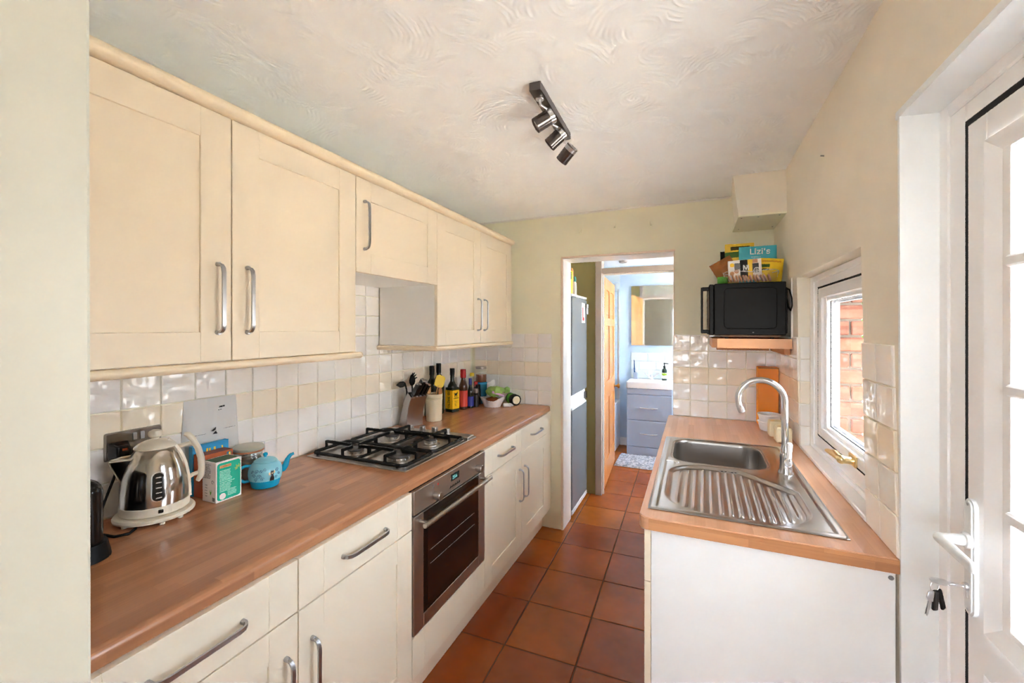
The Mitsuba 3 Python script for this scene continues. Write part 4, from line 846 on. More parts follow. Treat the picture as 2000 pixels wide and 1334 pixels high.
ob = hullpts(np.vstack([rb(-.034, .034, -.034, .034, .001, .17, .005).vertices, ]))
nk = lathe([(.0, .165), (.032, .165), (.030, .185), (.018, .205), (.0145, .215), (.0145, .262), (0, .262)], 24)
add(t + '__body', put(cc(ob, nk), oc, oa), 'oil_glass', 40)
add(t + '__cap', put(lathe([(0, .258), (.0165, .258), (.0165, .298), (.015, .30), (0, .30)], 20), oc, oa), 'black_satin', 40)
OA = lambda v_: tuple((trimesh.transformations.rotation_matrix(oa, (0, 0, 1))[:3, :3] @ np.array(v_)) + oc)
OD = lambda v_: tuple(trimesh.transformations.rotation_matrix(oa, (0, 0, 1))[:3, :3] @ np.array(v_, float))
lbk = add(t + '__label', cc(flat(.067, .128, OA((-.0335, -.0343, .024)), OD((1, 0, 0)), (0, 0, 1)), flat(.067, .128, OA((.0343, -.0335, .024)), OD((0, 1, 0)), (0, 0, 1))), 'label_yellow')
add(lbk + '__lettering', cc(text('OLIVE OIL', .0195, OA((.010, -.0350, .027)), (0, 0, 1), OD((-1, 0, 0)), .0005, True), *[flat(.03 - .003 * i, .002, OA((.0350, -.012, .075 - .008 * i)), OD((0, 1, 0)), (0, 0, 1)) for i in range(5)], flat(.045, .004, OA((.0350, -.02, .094)), OD((0, 1, 0)), (0, 0, 1))), 'ink')
gp = Polygon([(-.012, .0), (-.008, .0), (-.006, .012), (.006, .012), (.008, 0), (.012, 0), (.011, .018), (.016, .028), (.020, .030), (.014, .036), (.006, .026), (-.008, .026), (-.014, .034), (-.016, .032), (-.012, .02)])
add(lbk + '__emblem', frame(prism(gp, 'z', 0, .0005), OA((.0350, 0, .104)), OD((0, 1, 0)), (0, 0, 1)), 'ink')
bottle('bottle', 'bottle with red cap and red label beside the olive oil', (-1.522, 2.668), bprof(.031, .155, .215, .014, .27), 'vinegar', (.225, .285, .0205), 'cap_red', (.02, .135, .0312), 'label_red')
bottle('bottle', 'small bottle with dark blue label beside the red labelled bottle', (-1.497, 2.728), bprof(.024, .11, .16, .010, .20), 'oil_glass', (.17, .215, .012), 'label_blue', (.015, .085, .0242), 'label_blue')
bottle('bottle', 'clear bottle with yellow cap and green label near the back corner', (-1.525, 2.805), bprof(.030, .13, .19, .012, .23), 'jar_glass', (.222, .246, .016), 'cap_yellow', (.02, .10, .0302), 'label_green')
bottle('spice_jar', 'dark spice jar with silver lid left of the paper wrapped tub', (-1.475, 2.775), bprof(.019, .085, .10, .015, .115), 'spice_dark', (.105, .135, .018), 'block_steel', cat='jar')
bottle('spice_jar', 'narrow dark spice jar with black lid left of the blue tub', (-1.505, 2.865), bprof(.019, .10, .12, .015, .13), 'spice_dark', (.12, .152, .018), 'black_gloss', cat='jar')
bottle('spice_jar', 'small dark jar with red lid in front of the blue tub', (-1.535, 2.885), bprof(.018, .11, .13, .014, .14), 'vinegar', (.135, .172, .016), 'cap_red', cat='jar')
t = thing('storage_tub', 'blue plastic tub below the brown jar in the back corner', 'tub')
sc = (-1.515, 2.935)
add(t + '__body', lathe([(0, .001), (.038, .001), (.042, .006), (.045, .150), (0, .150)], 32, (*sc, ZT)), 'tub_blue', 40)
add(t + '__lid', lathe([(0, .149), (.047, .149), (.048, .152), (.048, .160), (.045, .163), (0, .163)], 32, (*sc, ZT)), 'lid_blue', 40)
t = thing('honey_jar', 'glass jar of brown jam with silver lid on top of the blue tub', 'jar')
add(t + '__glass', lathe([(0, .1632), (.040, .1632), (.043, .168), (.043, .245), (.036, .258), (.036, .265), (0, .265)], 32, (*sc, ZT)), 'jar_glass', 40)
add(t + '__contents', lathe([(0, .166), (.039, .166), (.040, .170), (.040, .222), (0, .222)], 28, (*sc, ZT)), 'jam_brown', 40)
add(t + '__lid', lathe([(0, .2655), (.041, .2655), (.042, .268), (.042, .281), (.040, .283), (0, .283)], 32, (*sc, ZT)), 'block_steel', 40)
# paper wrapped tub with green bag
t = thing('paper_tub', 'white paper wrapped tub with brown contents in the back corner', 'tub')
pc = np.array([-1.375, 2.845, ZT])
def tubfn(u, v):
    a = u * 2 * PI; r_ = .066 + .032 * v; r_ = r_ + .007 * np.sin(a * 5 + 1) * v + .004 * np.sin(a * 11) * v
    z = .064 * v + .006 * v * np.sin(a * 3 + 2) + .007 * v * np.sin(a * 2 + 1)
    return np.c_[pc[0] + r_ * np.cos(a) * .92, pc[1] + r_ * np.sin(a) * .85, ZT + .001 + z]
m, _ = grid(60, 10, tubfn); m.merge_vertices(digits_vertex=6)
bt_ = hullpts([(pc[0] + .066 * .92 * math.cos(a), pc[1] + .066 * .85 * math.sin(a), ZT + z) for a in np.linspace(0, 6.2, 30) for z in (.001, .003)])
add(t + '__paper', cc(m, bt_), 'tub_paper', 40)
add(t + '__contents', crumple(ball(pc + [0, 0, .036], .062, (1.0, .9, .55), 3), .008, 60, 1), 'jam_brown', True)
t = thing('produce_bag', 'crumpled green and clear food bag lying on the paper tub', 'bag')
add(t + '__bag', crumple(crumple(ball(pc + [.010, .030, .113], .075, (.95, .9, .52), 4), .022, 22, 4), .007, 70, 5), 'bag_green', True)
add(t + '__band', put(crumple(rb(-.05, .05, -.004, .004, -.008, .008, .003), .004, 40, 3), tuple(pc + [.055, -.018, .098]), rz=.8, ry=.35), 'bag_lilac', True)
add('napkin', crumple(put(cb(-.03, .03, -.002, .002, -.02, .02, .001).subdivide().subdivide(), tuple(pc + [-.035, .06, .160]), rz=.6, ry=-.5), .008, 40, 2), 'paper_white', True, label='folded white and blue paper packet sticking up behind the green bag', cat='packet')
t = thing('icing_tube', 'white nozzle tube lying in front of the dark jar', 'tube')
add(t + '__body', cyl(pc + [.088, .000, .0165], pc + [.138, .034, .0145], .0135, 16, .004), 'paper_white', 40)
add(t + '__nozzle', tube([pc + [.136, .033, .0145], pc + [.150, .043, .008]], [.010, .004], 10), 'paper_white', True)
t = thing('sauce_jar', 'dark jar with pale lid lying on its side beside the end wall', 'jar')
ja = np.array([-1.265, 2.975, ZT + .042]); jd = np.array([.72, -.65, 0]); jd /= np.linalg.norm(jd)
add(t + '__body', cyl(ja - jd * .055, ja + jd * .045, .0405, 28, .008), 'oil_glass', 40)
add(t + '__label', cyl(ja - jd * .035, ja + jd * .010, .0411, 28), 'label_green', 40)
add(t + '__lid', cyl(ja + jd * .044, ja + jd * .060, .040, 28, .003), 'black_satin', 40)
add(t + '__lid_label', cyl(ja + jd * .0595, ja + jd * .0605, .030, 24), 'wax_cream')
add('net_bag', crumple(ball((-1.325, 2.995, ZT + .105), .032, (1.0, .7, .8), 3), .012, 40, 7), 'bag_green', True, label='small crumpled pale green bag behind the lying dark jar', cat='bag')
# ================================================================ RIGHT RUN: SINK UNIT
WX0, WX1, WYN = -.158, .4735, 1.3615
t = thing('sink_cabinet', 'white ended base cabinet under the sink worktop', 'cabinet')
add(t + '__end_panel', cb(-.1225, .4700, 1.376, 1.394, .001, .8715, .001), 'end_panel_white')
add(t + '__carcass', cc(cb(-.118, .45, 1.3945, 1.41, .15, .70), cb(-.118, .45, 3.00, 3.02, .15, .70), cb(-.118, .45, 1.41, 3.0, .15, .166), cb(.44, .45, 1.41, 3.0, .166, .70)), 'carcass_white')
for i in range(3):
    a, b = 1.3765 + i * .548, 1.3765 + (i + 1) * .548 - .003
    def mir(m): m = m.copy(); v = m.vertices.copy(); v[:, 0] = -.2645 - v[:, 0] + 0; m.vertices = v; m.invert(); return m
    XS = -.1235
    dr_ = add(t + '__drawer', mir(drawer_front(-.1225 + .0005, a, b, .7075, RT_)), 'cream_door')
    add(dr_ + '__handle', mir(bow_handle(.20, 'y', (-.122, (a + b) / 2, .790))), 'handle_steel', 30)
    do = add(t + '__door', mir(shaker(-.122, a, b, DB, .7045)), 'cream_door')
    add(do + '__handle', mir(bow_handle(.20, 'z', (-.122, b - .04, .535))), 'handle_steel', 30)
add(t + '__screw', cyl((.4605, 1.3765, .854), (.4605, 1.3745, .854), .006, 12), 'ink_grey')
add('plinth', cb(-.09, -.072, 1.3945, 3.02, .001, .149, .001), 'plinth_cream', label='cream plinth below the sink cabinet', cat='plinth')
wp = Polygon([(WX0, WYN + .03)] + [(WX0 + .03 - .03 * math.cos(a), WYN + .03 - .03 * math.sin(a)) for a in np.linspace(0.2, PI / 2, 7)] + [(WX1, WYN), (WX1, YB - .009), (WX0, YB - .009)])
SX0, SX1, SY0, SY1 = -.137, .392, 1.428, 2.412
hole = rrect(SX0 + .012, SX1 - .012, SY0 + .012, SY1 - .012, .02, 4)
def slab(g, z0, z1): return prism(g.difference(hole), 'z', z0, z1)
t = thing('sink_worktop', 'pale wood block effect worktop around the sink', 'worktop')
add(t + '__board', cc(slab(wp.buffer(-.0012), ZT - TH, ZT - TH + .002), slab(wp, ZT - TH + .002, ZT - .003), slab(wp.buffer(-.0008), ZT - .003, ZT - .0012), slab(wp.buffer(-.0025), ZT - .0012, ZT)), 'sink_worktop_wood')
add(t + '__end_strip', cb(WX0 + .030, WX1 - .0005, WYN - .0012, WYN + .0005, ZT - TH + .0015, ZT - .0028, .0004), 'worktop_wood_end')

# sink: pressed sheet as a height field, bowl as a loft
t = thing('kitchen_sink', 'stainless steel sink with ridged drainer set in the wooden worktop', 'sink')
BX0, BX1, BY0, BY1, BR = -.094, .286, 1.985, 2.383, .085
nx, ny = 152, 283
gx, gy = np.meshgrid(np.linspace(SX0, SX1, nx), np.linspace(SY0, SY1, ny), indexing='ij')
def sdf(x, y, x0, x1, y0, y1, r):
    qx = np.abs(x - (x0 + x1) / 2) - (x1 - x0) / 2 + r; qy = np.abs(y - (y0 + y1) / 2) - (y1 - y0) / 2 + r
    return np.hypot(np.maximum(qx, 0), np.maximum(qy, 0)) + np.minimum(np.maximum(qx, qy), 0) - r
def sst(a, b, x): q = np.clip((x - a) / (b - a), 0, 1); return q * q * (3 - 2 * q)
de = -sdf(gx, gy, SX0, SX1, SY0, SY1, .012)
hz_ = .0008 + .0028 * sst(0, .007, de) - .0022 * sst(.020, .030, de)
dd = sdf(gx, gy, -.094, .335, 1.458, 1.957, .135); dd = np.maximum(dd, (gx - .20) * .74 + (gy - 1.86) * .67 - .040)
inside = sst(-.002, .016, -dd)
hz_ = hz_ - .011 * inside
rid = np.maximum(0, np.cos((gx + .0015 - (gy - 1.458) * .02) / .0275 * 2 * PI)) ** 1.5
hz_ = hz_ + .0050 * rid * sst(.022, .040, -dd) * sst(1.462, 1.50, gy)
db = sdf(gx, gy, BX0, BX1, BY0, BY1, BR)
hz_ = hz_ - .0015 * sst(.012, 0, db)
V = np.c_[gx.ravel(), gy.ravel(), ZT + .0015 + hz_.ravel()]
i = np.arange(nx * ny).reshape(nx, ny); a, b, c, d = i[:-1, :-1].ravel(), i[1:, :-1].ravel(), i[1:, 1:].ravel(), i[:-1, 1:].ravel()
dbc = db.ravel(); keep = (dbc[a] > -.002) | (dbc[b] > -.002) | (dbc[c] > -.002) | (dbc[d] > -.002)
keep &= ~((dbc[a] < -.006) | (dbc[b] < -.006) | (dbc[c] < -.006) | (dbc[d] < -.006))
add(t + '__sheet', trimesh.Trimesh(V, np.vstack([np.c_[a, b, c], np.c_[a, c, d]])[np.r_[keep, keep]], process=False), 'sink_steel', True)
rings = []
for off, z in ((.006, .0012), (.001, .0010), (-.002, -.001), (-.0045, -.006), (-.006, -.015), (-.010, -.10), (-.014, -.145), (-.024, -.163), (-.045, -.170), (-.08, -.172)):
    r_ = max(.012, BR + off); q = rrect(BX0 - off, BX1 + off, BY0 - off, BY1 + off, r_, 12); rings.append(np.c_[np.array(q.exterior.coords)[:-1], np.full(len(q.exterior.coords) - 1, ZT + .0015 + z)])
n_ = len(rings[0]); Fb = []
for k in range(len(rings) - 1):
    for q in range(n_): Fb += [(k * n_ + q, (k + 1) * n_ + (q + 1) % n_, k * n_ + (q + 1) % n_), (k * n_ + q, (k + 1) * n_ + q, (k + 1) * n_ + (q + 1) % n_)]
Vb = np.vstack(rings + [rings[-1].mean(0)]); Fb += [((len(rings) - 1) * n_ + q, len(Vb) - 1, (len(rings) - 1) * n_ + (q + 1) % n_) for q in range(n_)]
bm = trimesh.Trimesh(Vb, Fb, process=False)
add(t + '__bowl', bm, 'sink_bowl_steel', True)
mat('sink_bowl_steel', prin(S(170, 164, 158), 0.3, 1.0))
add(t + '__waste', lathe([(0, 0), (.040, 0), (.042, .002), (.030, .003), (.026, .001), (0, .001)], 28, ((BX0 + BX1) / 2, (BY0 + BY1) / 2, ZT - .1695)), 'chrome', 40)
add(t + '__overflow', cb(.092, .168, 1.934, 1.950, ZT - .010, ZT - .0068, .001), 'chrome')
for q in range(4): add(t + '__overflow_hole', cyl((.1045 + .0125 * q + .012 * (q > 1), 1.941, ZT - .0075), (.1045 + .0125 * q + .012 * (q > 1), 1.941, ZT - .0062), .0042, 12), 'gasket')
add(t + '__plug_hole_cover', cc(put(cyl((0, 0, 0), (0, 0, .006), .012, 18, .002), (-.070, 1.966, ZT + .002)), cb(-.112, -.074, 1.961, 1.972, ZT + .003, ZT + .0065, .001)), 'chrome', 40)
# tap
t = thing('kitchen_tap', 'chrome swan neck mixer tap with white levers on the sink', 'tap')
ta = np.array([.336, 1.990, ZT + .003])
add(t + '__base', lathe([(0, 0), (.027, 0), (.027, .004), (.0235, .009), (.0215, .030), (.0205, .060), (.0215, .070), (.019, .092), (.0155, .110), (.0135, .116), (0, .116)], 32, ta), 'chrome', 40)
arcp = [ta + [-.003, 0, .11], ta + [-.004, 0, .20]] + [q for q in arc(ta + [-.0865, 0, .2865 - .0035], .0825, 0.0, math.radians(205), 26, (1, 0, 0), (0, 0, 1))]
add(t + '__spout', tube(arcp, .0122, 18), 'chrome', True)
e = arcp[-1]; ed = arcp[-1] - arcp[-2]; ed /= np.linalg.norm(ed)
add(t + '__nozzle', cyl(e - ed * .004, e + ed * .020, .0135, 20, .002), 'chrome', 40)
for sgn in (-1, 1):
    v = add(t + '__valve', cc(cyl(ta + [0, sgn * .012, .052], ta + [0, sgn * .040, .052], .0135, 20, .002), cyl(ta + [0, sgn * .038, .052], ta + [0, sgn * .050, .052], .0155, 20, .003)), 'chrome', 40)
    add(v + '__lever', hullpts(np.vstack([ball(ta + [.002, sgn * .045, .072], .0095, sub=1).vertices, ball(ta + [.004, sgn * .046, .122], .0115, sub=1).vertices])), 'ceramic_white', 50)
    add(v + '__stem', cyl(ta + [.001, sgn * .045, .058], ta + [.002, sgn * .045, .075], .007, 14), 'chrome')
# things at the back of the sink worktop
t = thing('box_file', 'tall orange box file standing in the corner behind the tap', 'box file')
add(t + '__case', cb(.352, .458, 2.925, 3.005, ZT + .0006, 1.256, .002), 'orange_card')
add(t + '__spine', cb(.3512, .3535, 2.926, 3.004, ZT + .003, 1.254, .0006), 'orange_edge')
add(t + '__rim', cc(cb(.352, .459, 2.9242, 2.926, 1.248, 1.2565, .0005), cb(.4565, .4595, 2.9242, 2.927, ZT + .002, 1.2565, .0005)), 'bag_brown')
add(t + '__spine_print', cc(*[flat(.003, .006 if i % 3 else .010, (.3510, 2.972, 1.06 + i * .012), (0, -1, 0), (0, 0, 1), .0003) for i in range(7)]), 'bag_brown')
rp = lambda z: [(0, z + .001), (.044, z + .001), (.048, z + .005), (.057, z + .046), (.0605, z + .048), (.0605, z + .054), (.056, z + .054), (.050, z + .015), (.045, z + .008), (0, z + .008)]
for i, (z, lb_) in enumerate(((0, 'white ramekin at the bottom of the stack beside the orange box'), (.0405, 'white ramekin on top of the stack beside the orange box'))):
    add('ramekin', lathe(rp(z), 40, (.392, 2.795, ZT)), 'ceramic_white', 40, label=lb_, cat='ramekin', group='ramekins stacked behind the tap')
for (x, y, w_, h_, lb_) in ((.402, 2.658, .070, .078, 'square cream candle block right beside the ramekins'), (.415, 2.535, .072, .074, 'square cream candle block nearest the tap')):
    t = thing('candle', lb_, 'candle', 'cream candle blocks behind the tap')
    add(t + '__block', rb(x - w_ / 2, x + w_ / 2, y - w_ / 2, y + w_ / 2, ZT + .001, ZT + h_, .010, 2), 'wax_cream', 40)
    add(t + '__rim', rb(x - w_ / 2 + .002, x + w_ / 2 - .002, y - w_ / 2 + .002, y + w_ / 2 - .002, ZT + h_ - .014, ZT + h_ + .006, .008, 2), 'wax_cream', 40)

# ---------------------------------------------------------------- corner shelf with microwave
t = thing('corner_shelf', 'wooden corner shelf carrying the black microwave', 'shelf')
add(t + '__board', prism([(.113, 2.524), (.4535, 2.524), (.4535, YB - .009), (.090, YB - .009), (.090, 2.56)], 'z', 1.384, 1.434), 'mw_shelf')
add(t + '__bracket', cc(cb(.425, .452, 2.56, 3.0, 1.352, 1.3835, .002), cb(.13, .42, YB - .03, YB - .009, 1.352, 1.3835, .002)), 'wood_spoon')
t = thing('microwave', 'black microwave oven on the corner shelf with its door handle to the left', 'microwave')
MY0, MY1, MZ0, MZ1 = 2.531, 2.985, 1.4525, 1.7275
add(t + '__body', cb(.0985, .4285, MY0, MY1, MZ0, MZ1, .004), 'black_satin')
add(t + '__door', cb(.0735, .0978, MY0 + .002, MY1, MZ0 - .001, MZ1 - .002, .005), 'black_plastic')
pr_ = np.array(rrect(.148, .388, 1.487, 1.700, .022, 6).exterior.coords)[:-1]
add(t + '__side_embossing', tube([(a, MY0 - .0002, b) for a, b in pr_], .0032, 6, True), 'black_satin', True)
add(t + '__handle', cc(cb(.0335, .0745, MY0 + .010, MY0 + .032, 1.692, 1.712, .003), cb(.0335, .0745, MY0 + .010, MY0 + .032, 1.461, 1.481, .003), cb(.0335, .044, MY0 + .010, MY0 + .032, 1.461, 1.712, .003)), 'black_plastic')
add(t + '__base_tray', hullpts([(.12, MY0 + .004, 1.4525), (.412, MY0 + .004, 1.4525), (.14, MY0 + .012, 1.4415), (.395, MY0 + .012, 1.4415), (.12, 2.95, 1.4525), (.412, 2.95, 1.4525), (.14, 2.94, 1.4415), (.395, 2.94, 1.4415)]), 'handle_steel')
for x in (.16, .37):
    for y in (2.56, 2.93): add(t + '__foot', cyl((x, y, 1.4343), (x, y, 1.4425), .009, 12), 'black_plastic')
add(t + '__screw', cyl((.282, MY0 + .001, 1.467), (.282, MY0 - .0012, 1.467), .003, 10), 'ink_grey')
add(t + '__rear_cover', cb(.4283, .4395, MY0 + .03, MY1 - .03, 1.462, 1.70, .003), 'black_plastic')
add('cable_trunking', cb(xr(1.6) - .008, xr(1.6) + .001, 2.545, 2.556, 1.437, 1.745, .001), 'cable_white', label='slim white cable trunking upright on the wall beside the microwave', cat='trunking')
add('microwave__cord', tube([(.437, 2.60, 1.70), (.446, 2.55, 1.685), (.447, 2.50, 1.64), (.447, 2.492, 1.60), (.446, 2.52, 1.578), (.444, 2.57, 1.60), (.440, 2.60, 1.655)], .0036, 8), 'black_plastic', True, label='looped black cord')
# bags on the microwave
TOPZ = MZ1 + .001
def bag(key, label, x0, x1, y, z1, m_, seed, tilt=.05, z0=TOPZ, d=.035, roll=0, cat='bag'):
    t = thing(key, label, cat); w_, h_ = x1 - x0, z1 - z0
    rt_, up_ = (math.cos(roll), 0, math.sin(roll)), (-math.sin(roll), tilt, math.cos(roll))
    m, uv = pouch(w_, h_, d, ((x0 + x1) / 2, y, z0 + .001), rt_, up_, seed=seed, amp=.007)
    add(t + '__bag', m, m_, True, uv=uv); return t
def band_fn(bands, base):
    def fn(p, n, uv):
        c = mi.Color3f(S(*base))
        for u0, u1, v0, v1, q in bands: c = dr.select((uv.x > u0) & (uv.x < u1) & (uv.y > v0) & (uv.y < v1), mi.Color3f(S(*q)), c)
        return c
    return mikit.proc(fn)
mat('bag_seed', prin(band_fn([(0, 1, .66, .80, (70, 110, 50)), (.2, .85, .84, .93, (70, 60, 30)), (.1, .9, 0, .60, (226, 202, 120))], (232, 194, 60)), .4))
mat('bag_snack', prin(band_fn([(.1, .42, .62, .74, (70, 100, 40)), (.08, .40, .50, .56, (60, 60, 40)), (.1, .9, .84, .90, (200, 140, 40))], (230, 194, 44)), .4))
bag('packet', 'lime green packet standing at the back on the microwave', .30, .375, 2.87, 1.972, 'bag_lime', 2)
bag('packet', 'small black packet at the far left back on the microwave', .145, .20, 2.855, 1.950, 'black_satin', 4)
bag('seed_bag', 'yellow bag with a green band standing on the microwave', .166, .318, 2.795, 1.982, 'bag_seed', 5)
t = bag('granola_bag', 'turquoise granola bag with white lettering on the microwave', .232, .416, 2.715, 1.945, 'bag_turq', 6, .02)
add(t + '__lettering', cc(text("Lizi's", .030, (.281, 2.693, 1.899), (1, -.02, -.02), (0, .05, 1), .0012, True), text('GRANOLA', .007, (.290, 2.689, 1.879), (1, 0, -.02), (0, .05, 1), .0012)), 'paper_white')
bag('paper_bag', 'open brown paper bag leaning out to the left on the microwave',    .135, .255, 2.685, 1.890, 'bag_brown', 7, .12, z0=TOPZ + .028, d=.04, roll=.50)
bag('snack_bag', 'yellow snack bag at the right front on the microwave', .315, .430, 2.675, 1.868, 'bag_snack', 8, .02, roll=-.10)
bag('green_packet', 'crumpled green and white packet at the left edge of the microwave top', .118, .170, 2.62, 1.775, 'label_green', 9, .3, d=.03)
t = thing('snack_carton', 'white, black and orange snack carton in the tray on the microwave', 'carton')
def CT_(m): return put(m, (.253, 2.600, 1.748), ry=-.045)
add(t + '__carton', CT_(cb(-.079, .079, 0, .030, 0, .110, .001)), 'card_white')
add(t + '__black_panel', CT_(cb(-.022, .014, -.0005, .001, .001, .109, .0002)), 'black_satin')
add(t + '__orange_panel', CT_(cb(.014, .038, -.0005, .001, .001, .109, .0002)), 'card_yellow')
add(t + '__orange_top', CT_(cb(.038, .062, -.0005, .001, .088, .109, .0002)), 'biscuit')
add(t + '__photo', CT_(cb(.036, .066, -.0006, .001, .038, .086, .0002)), 'spice_dark')
add(t + '__ring_print', CT_(cc(*[frame(prism(Polygon(circ(r1, 24)).difference(Polygon(circ(r2, 24))), 'z', 0, .0004), (.056, -.0006, .048), (1, 0, 0), (0, 0, 1)) for r1, r2 in ((.016, .0125), (.0085, .006), (.003, .001))])), 'paper_white')
add(t + '__dot_print', CT_(frame(prism(Polygon(circ(.011, 24)), 'z', 0, .0004), (-.060, -.0002, .086), (1, 0, 0), (0, 0, 1))), 'card_yellow')
add(t + '__food_print', CT_(cc(*[frame(prism(Polygon(circ(.011, 20)), 'z', 0, .0003), (x, -.0002, z), (1, 0, 0), (0, 0, 1)) for x, z in ((-.062, .040), (-.040, .050))])), 'biscuit')
add(t + '__dark_print', CT_(flat(.026, .034, (-.049, -.0003, .060), (1, 0, 0), (0, 0, 1), .0004)), 'ink_grey')
add(t + '__emblem', CT_(cc(text('M', .026, (-.011, -.0007, .055), (1, 0, 0), (0, 0, 1), .0004, True), flat(.018, .003, (-.013, -.0007, .048), (1, 0, 0), (0, 0, 1), .0004))), 'paper_white')
add(t + '__side_text', CT_(text('SINGLE', .006, (.011, -.0007, .050), (0, 0, 1), (-1, 0, 0), .0004)), 'paper_white')
t = thing('plastic_tray', 'clear plastic tray of biscuits on the front of the microwave top', 'tray')
def trayfn(f):
    def fn(u, v):
        a = u * 2 * PI; rx, ry_ = .116 + .014 * v + f, .045 + .010 * v + f
        ca, sa = np.cos(a), np.sin(a); q = (np.abs(ca) ** 4 + np.abs(sa) ** 4) ** -.25
        x, y = rx * ca * q, ry_ * sa * q
        return np.c_[.276 + x + .002 * np.sin(a * 24) * v, 2.598 + y + .002 * np.sin(a * 24) * v, TOPZ + .001 + .060 * v + .004 * np.sin(a * 5) * v]
    return fn
m, _ = grid(120, 8, trayfn(0)); m.merge_vertices(digits_vertex=6)
add(t + '__tray', m, 'clear_plastic', 40)
add(t + '__rim', tube(trayfn(0)(np.linspace(0, 1, 61)[:-1], np.ones(60)), .0015, 6, True), 'cable_white', True)
br = random.Random(9)
for i in range(12):
    x, z = .178 + i * .0165, TOPZ + .0245
    add('biscuit', put(lathe([(0, -.004), (.019, -.004), (.021, -.0015), (.021, .0015), (.019, .004), (0, .004)], 20), (x + br.uniform(-.002, .002), 2.578 + br.uniform(-.003, .003), z), ry=PI / 2 - .35 + br.uniform(-.1, .1)), 'biscuit', 40, label='round biscuit standing in the row inside the clear plastic tray', cat='biscuit', group='biscuits in the plastic tray')
# boxed duct in the corner
bx = hullpts([(.196, 2.632, ZC - .0005), (.449, 2.632, ZC - .0005), (.222, 2.632, 2.107), (.449, 2.632, 2.107), (.215, YB - .001, ZC - .0005), (.449, YB - .001, ZC - .0005), (.238, YB - .001, 2.107), (.449, YB - .001, 2.107)])
t = thing('duct_boxing', 'cream painted boxing in the ceiling corner above the microwave', 'boxing')
add(t + '__box', bx, 'wall_paint_side')
bbm = cb(.221, .450, 2.629, YB - .002, 2.096, 2.1068, .001)
add(t + '__bottom_board', bbm, 'wall_paint')
for x, y in ((.24, 2.66), (.32, 2.66), (.25, 2.95), (.42, 2.66), (.43, 2.95)): add(t + '__screw', cyl((x, y, 2.0965), (x, y, 2.0945), .004, 8), 'ink_grey')

# hooks on the end wall
for i, (x, z) in enumerate(((-.760, 2.190), (-.515, 2.200), (-.268, 2.195))):
    t = thing('wall_hook', ('small painted hook on the end wall, nearest the wall cabinets', 'small painted hook on the end wall, middle of three', 'small painted hook on the end wall, nearest the boxing')[i], 'hook', 'hooks in a row above the doorway')
    add(t + '__plate', cb(x - .010, x + .010, YB - .004, YB + .001, z - .006, z + .022, .0015), 'wall_paint')
    add(t + '__hook', tube([(x, YB - .003, z + .004), (x, YB - .012, z - .008), (x, YB - .018, z - .012), (x, YB - .022, z - .004)], .004, 8), 'wall_paint', True)

# ---------------------------------------------------------------- ceiling spot bar
t = thing('spotlight_bar', 'dark chrome ceiling bar with three swivelling spotlights', 'ceiling light')
add(t + '__bar', put(cb(-.0205, .0205, -.208, .208, 2.297, ZC - .0002, .002), (-.5025, 1.568, 0), .022), 'dark_chrome')
for (cy, d_) in ((1.432, (-.80, -.28, -.52)), (1.590, (-.74, -.10, -.62)), (1.752, (-.70, .22, -.60))):
    d_ = np.array(d_); d_ /= np.linalg.norm(d_); cx = -.5025 - (cy - 1.568) * .022
    h = np.array([cx + .004, cy + .02, 2.236]); b_ = h - d_ * .028
    hd = add(t + '__head', lathe([(0, -.038), (.0265, -.038), (.0275, -.036), (.0275, -.018), (.0268, -.017), (.0268, .036), (.0258, .0375), (.0245, .036), (.0245, .024), (0, .024)], 32), 'dark_chrome', 40)
    z_ = d_; x_ = np.cross((0, 0, 1), z_); x_ /= np.linalg.norm(x_); y_ = np.cross(z_, x_); M = np.eye(4); M[:3, 0], M[:3, 1], M[:3, 2], M[:3, 3] = x_, y_, z_, h
    scene[hd]['to_world'] = T(M.tolist())
    for nm, pf, mm in (('collar', [(.0266, -.034), (.0282, -.034), (.0282, -.018), (.0266, -.018)], 'chrome'), ('bulb', [(0, .0245), (.024, .0245), (.0235, .030), (.016, .0265), (.008, .030), (0, .031)], 'ceramic_white')):
        q = add(hd + '__' + nm, lathe(pf, 32), mm, 40); scene[q]['to_world'] = T(M.tolist())
    add(t + '__stem', cc(cyl((cx, cy - .016, 2.297), (cx, cy - .016, 2.292), .015, 20, .001), tube([(cx, cy - .016, 2.295), (cx + .001, cy - .012, 2.276), tuple(b_ + np.array([.002, 0, .012]))], .0052, 10)), 'chrome', 40)

# ================================================================ PASSAGE
t = thing('fridge_freezer', 'tall silver fridge freezer in the passage left of the bathroom door', 'fridge')
FY0, FY1 = 3.252, 3.752
add(t + '__body', cb(-1.50, -.925, FY0 + .004, FY1 - .004, .02, 1.742, .004), 'fridge_white')
add(t + '__top', cb(-1.51, -.880, FY0, FY1, 1.7425, 1.762, .004), 'fridge_white')
for z0, z1 in ((.055, .838), (.958, 1.738)):
    k = add(t + '__door', cb(-.924, -.880, FY0, FY1, z0, z1, .006), 'fridge_silver')
add(t + '__centre_strip', cc(cb(-.926, -.895, FY0 + .003, FY1 - .003, .842, .954, .004), cb(-.925, -.878, FY0, FY1 - .02, .8395, .856, .003)), 'fridge_white')
add(t + '__hinge', cb(-.90, -.874, FY1 - .05, FY1 - .006, .872, .930, .003), 'dark_chrome')
add(t + '__base_strip', cb(-.92, -.878, FY0, FY1, .020, .052, .003), 'fridge_white')
t = thing('learner_plate', 'white card with a red L stuck to the fridge door', 'card')
add(t + '__card', cb(-.8798, -.8788, 3.56, 3.685, 1.535, 1.705, .0003), 'paper_white')
add(t + '__letter', cc(cb(-.8789, -.8782, 3.585, 3.612, 1.555, 1.665, .0002), cb(-.8789, -.8782, 3.585, 3.655, 1.555, 1.582, .0002)), 'red_mark')
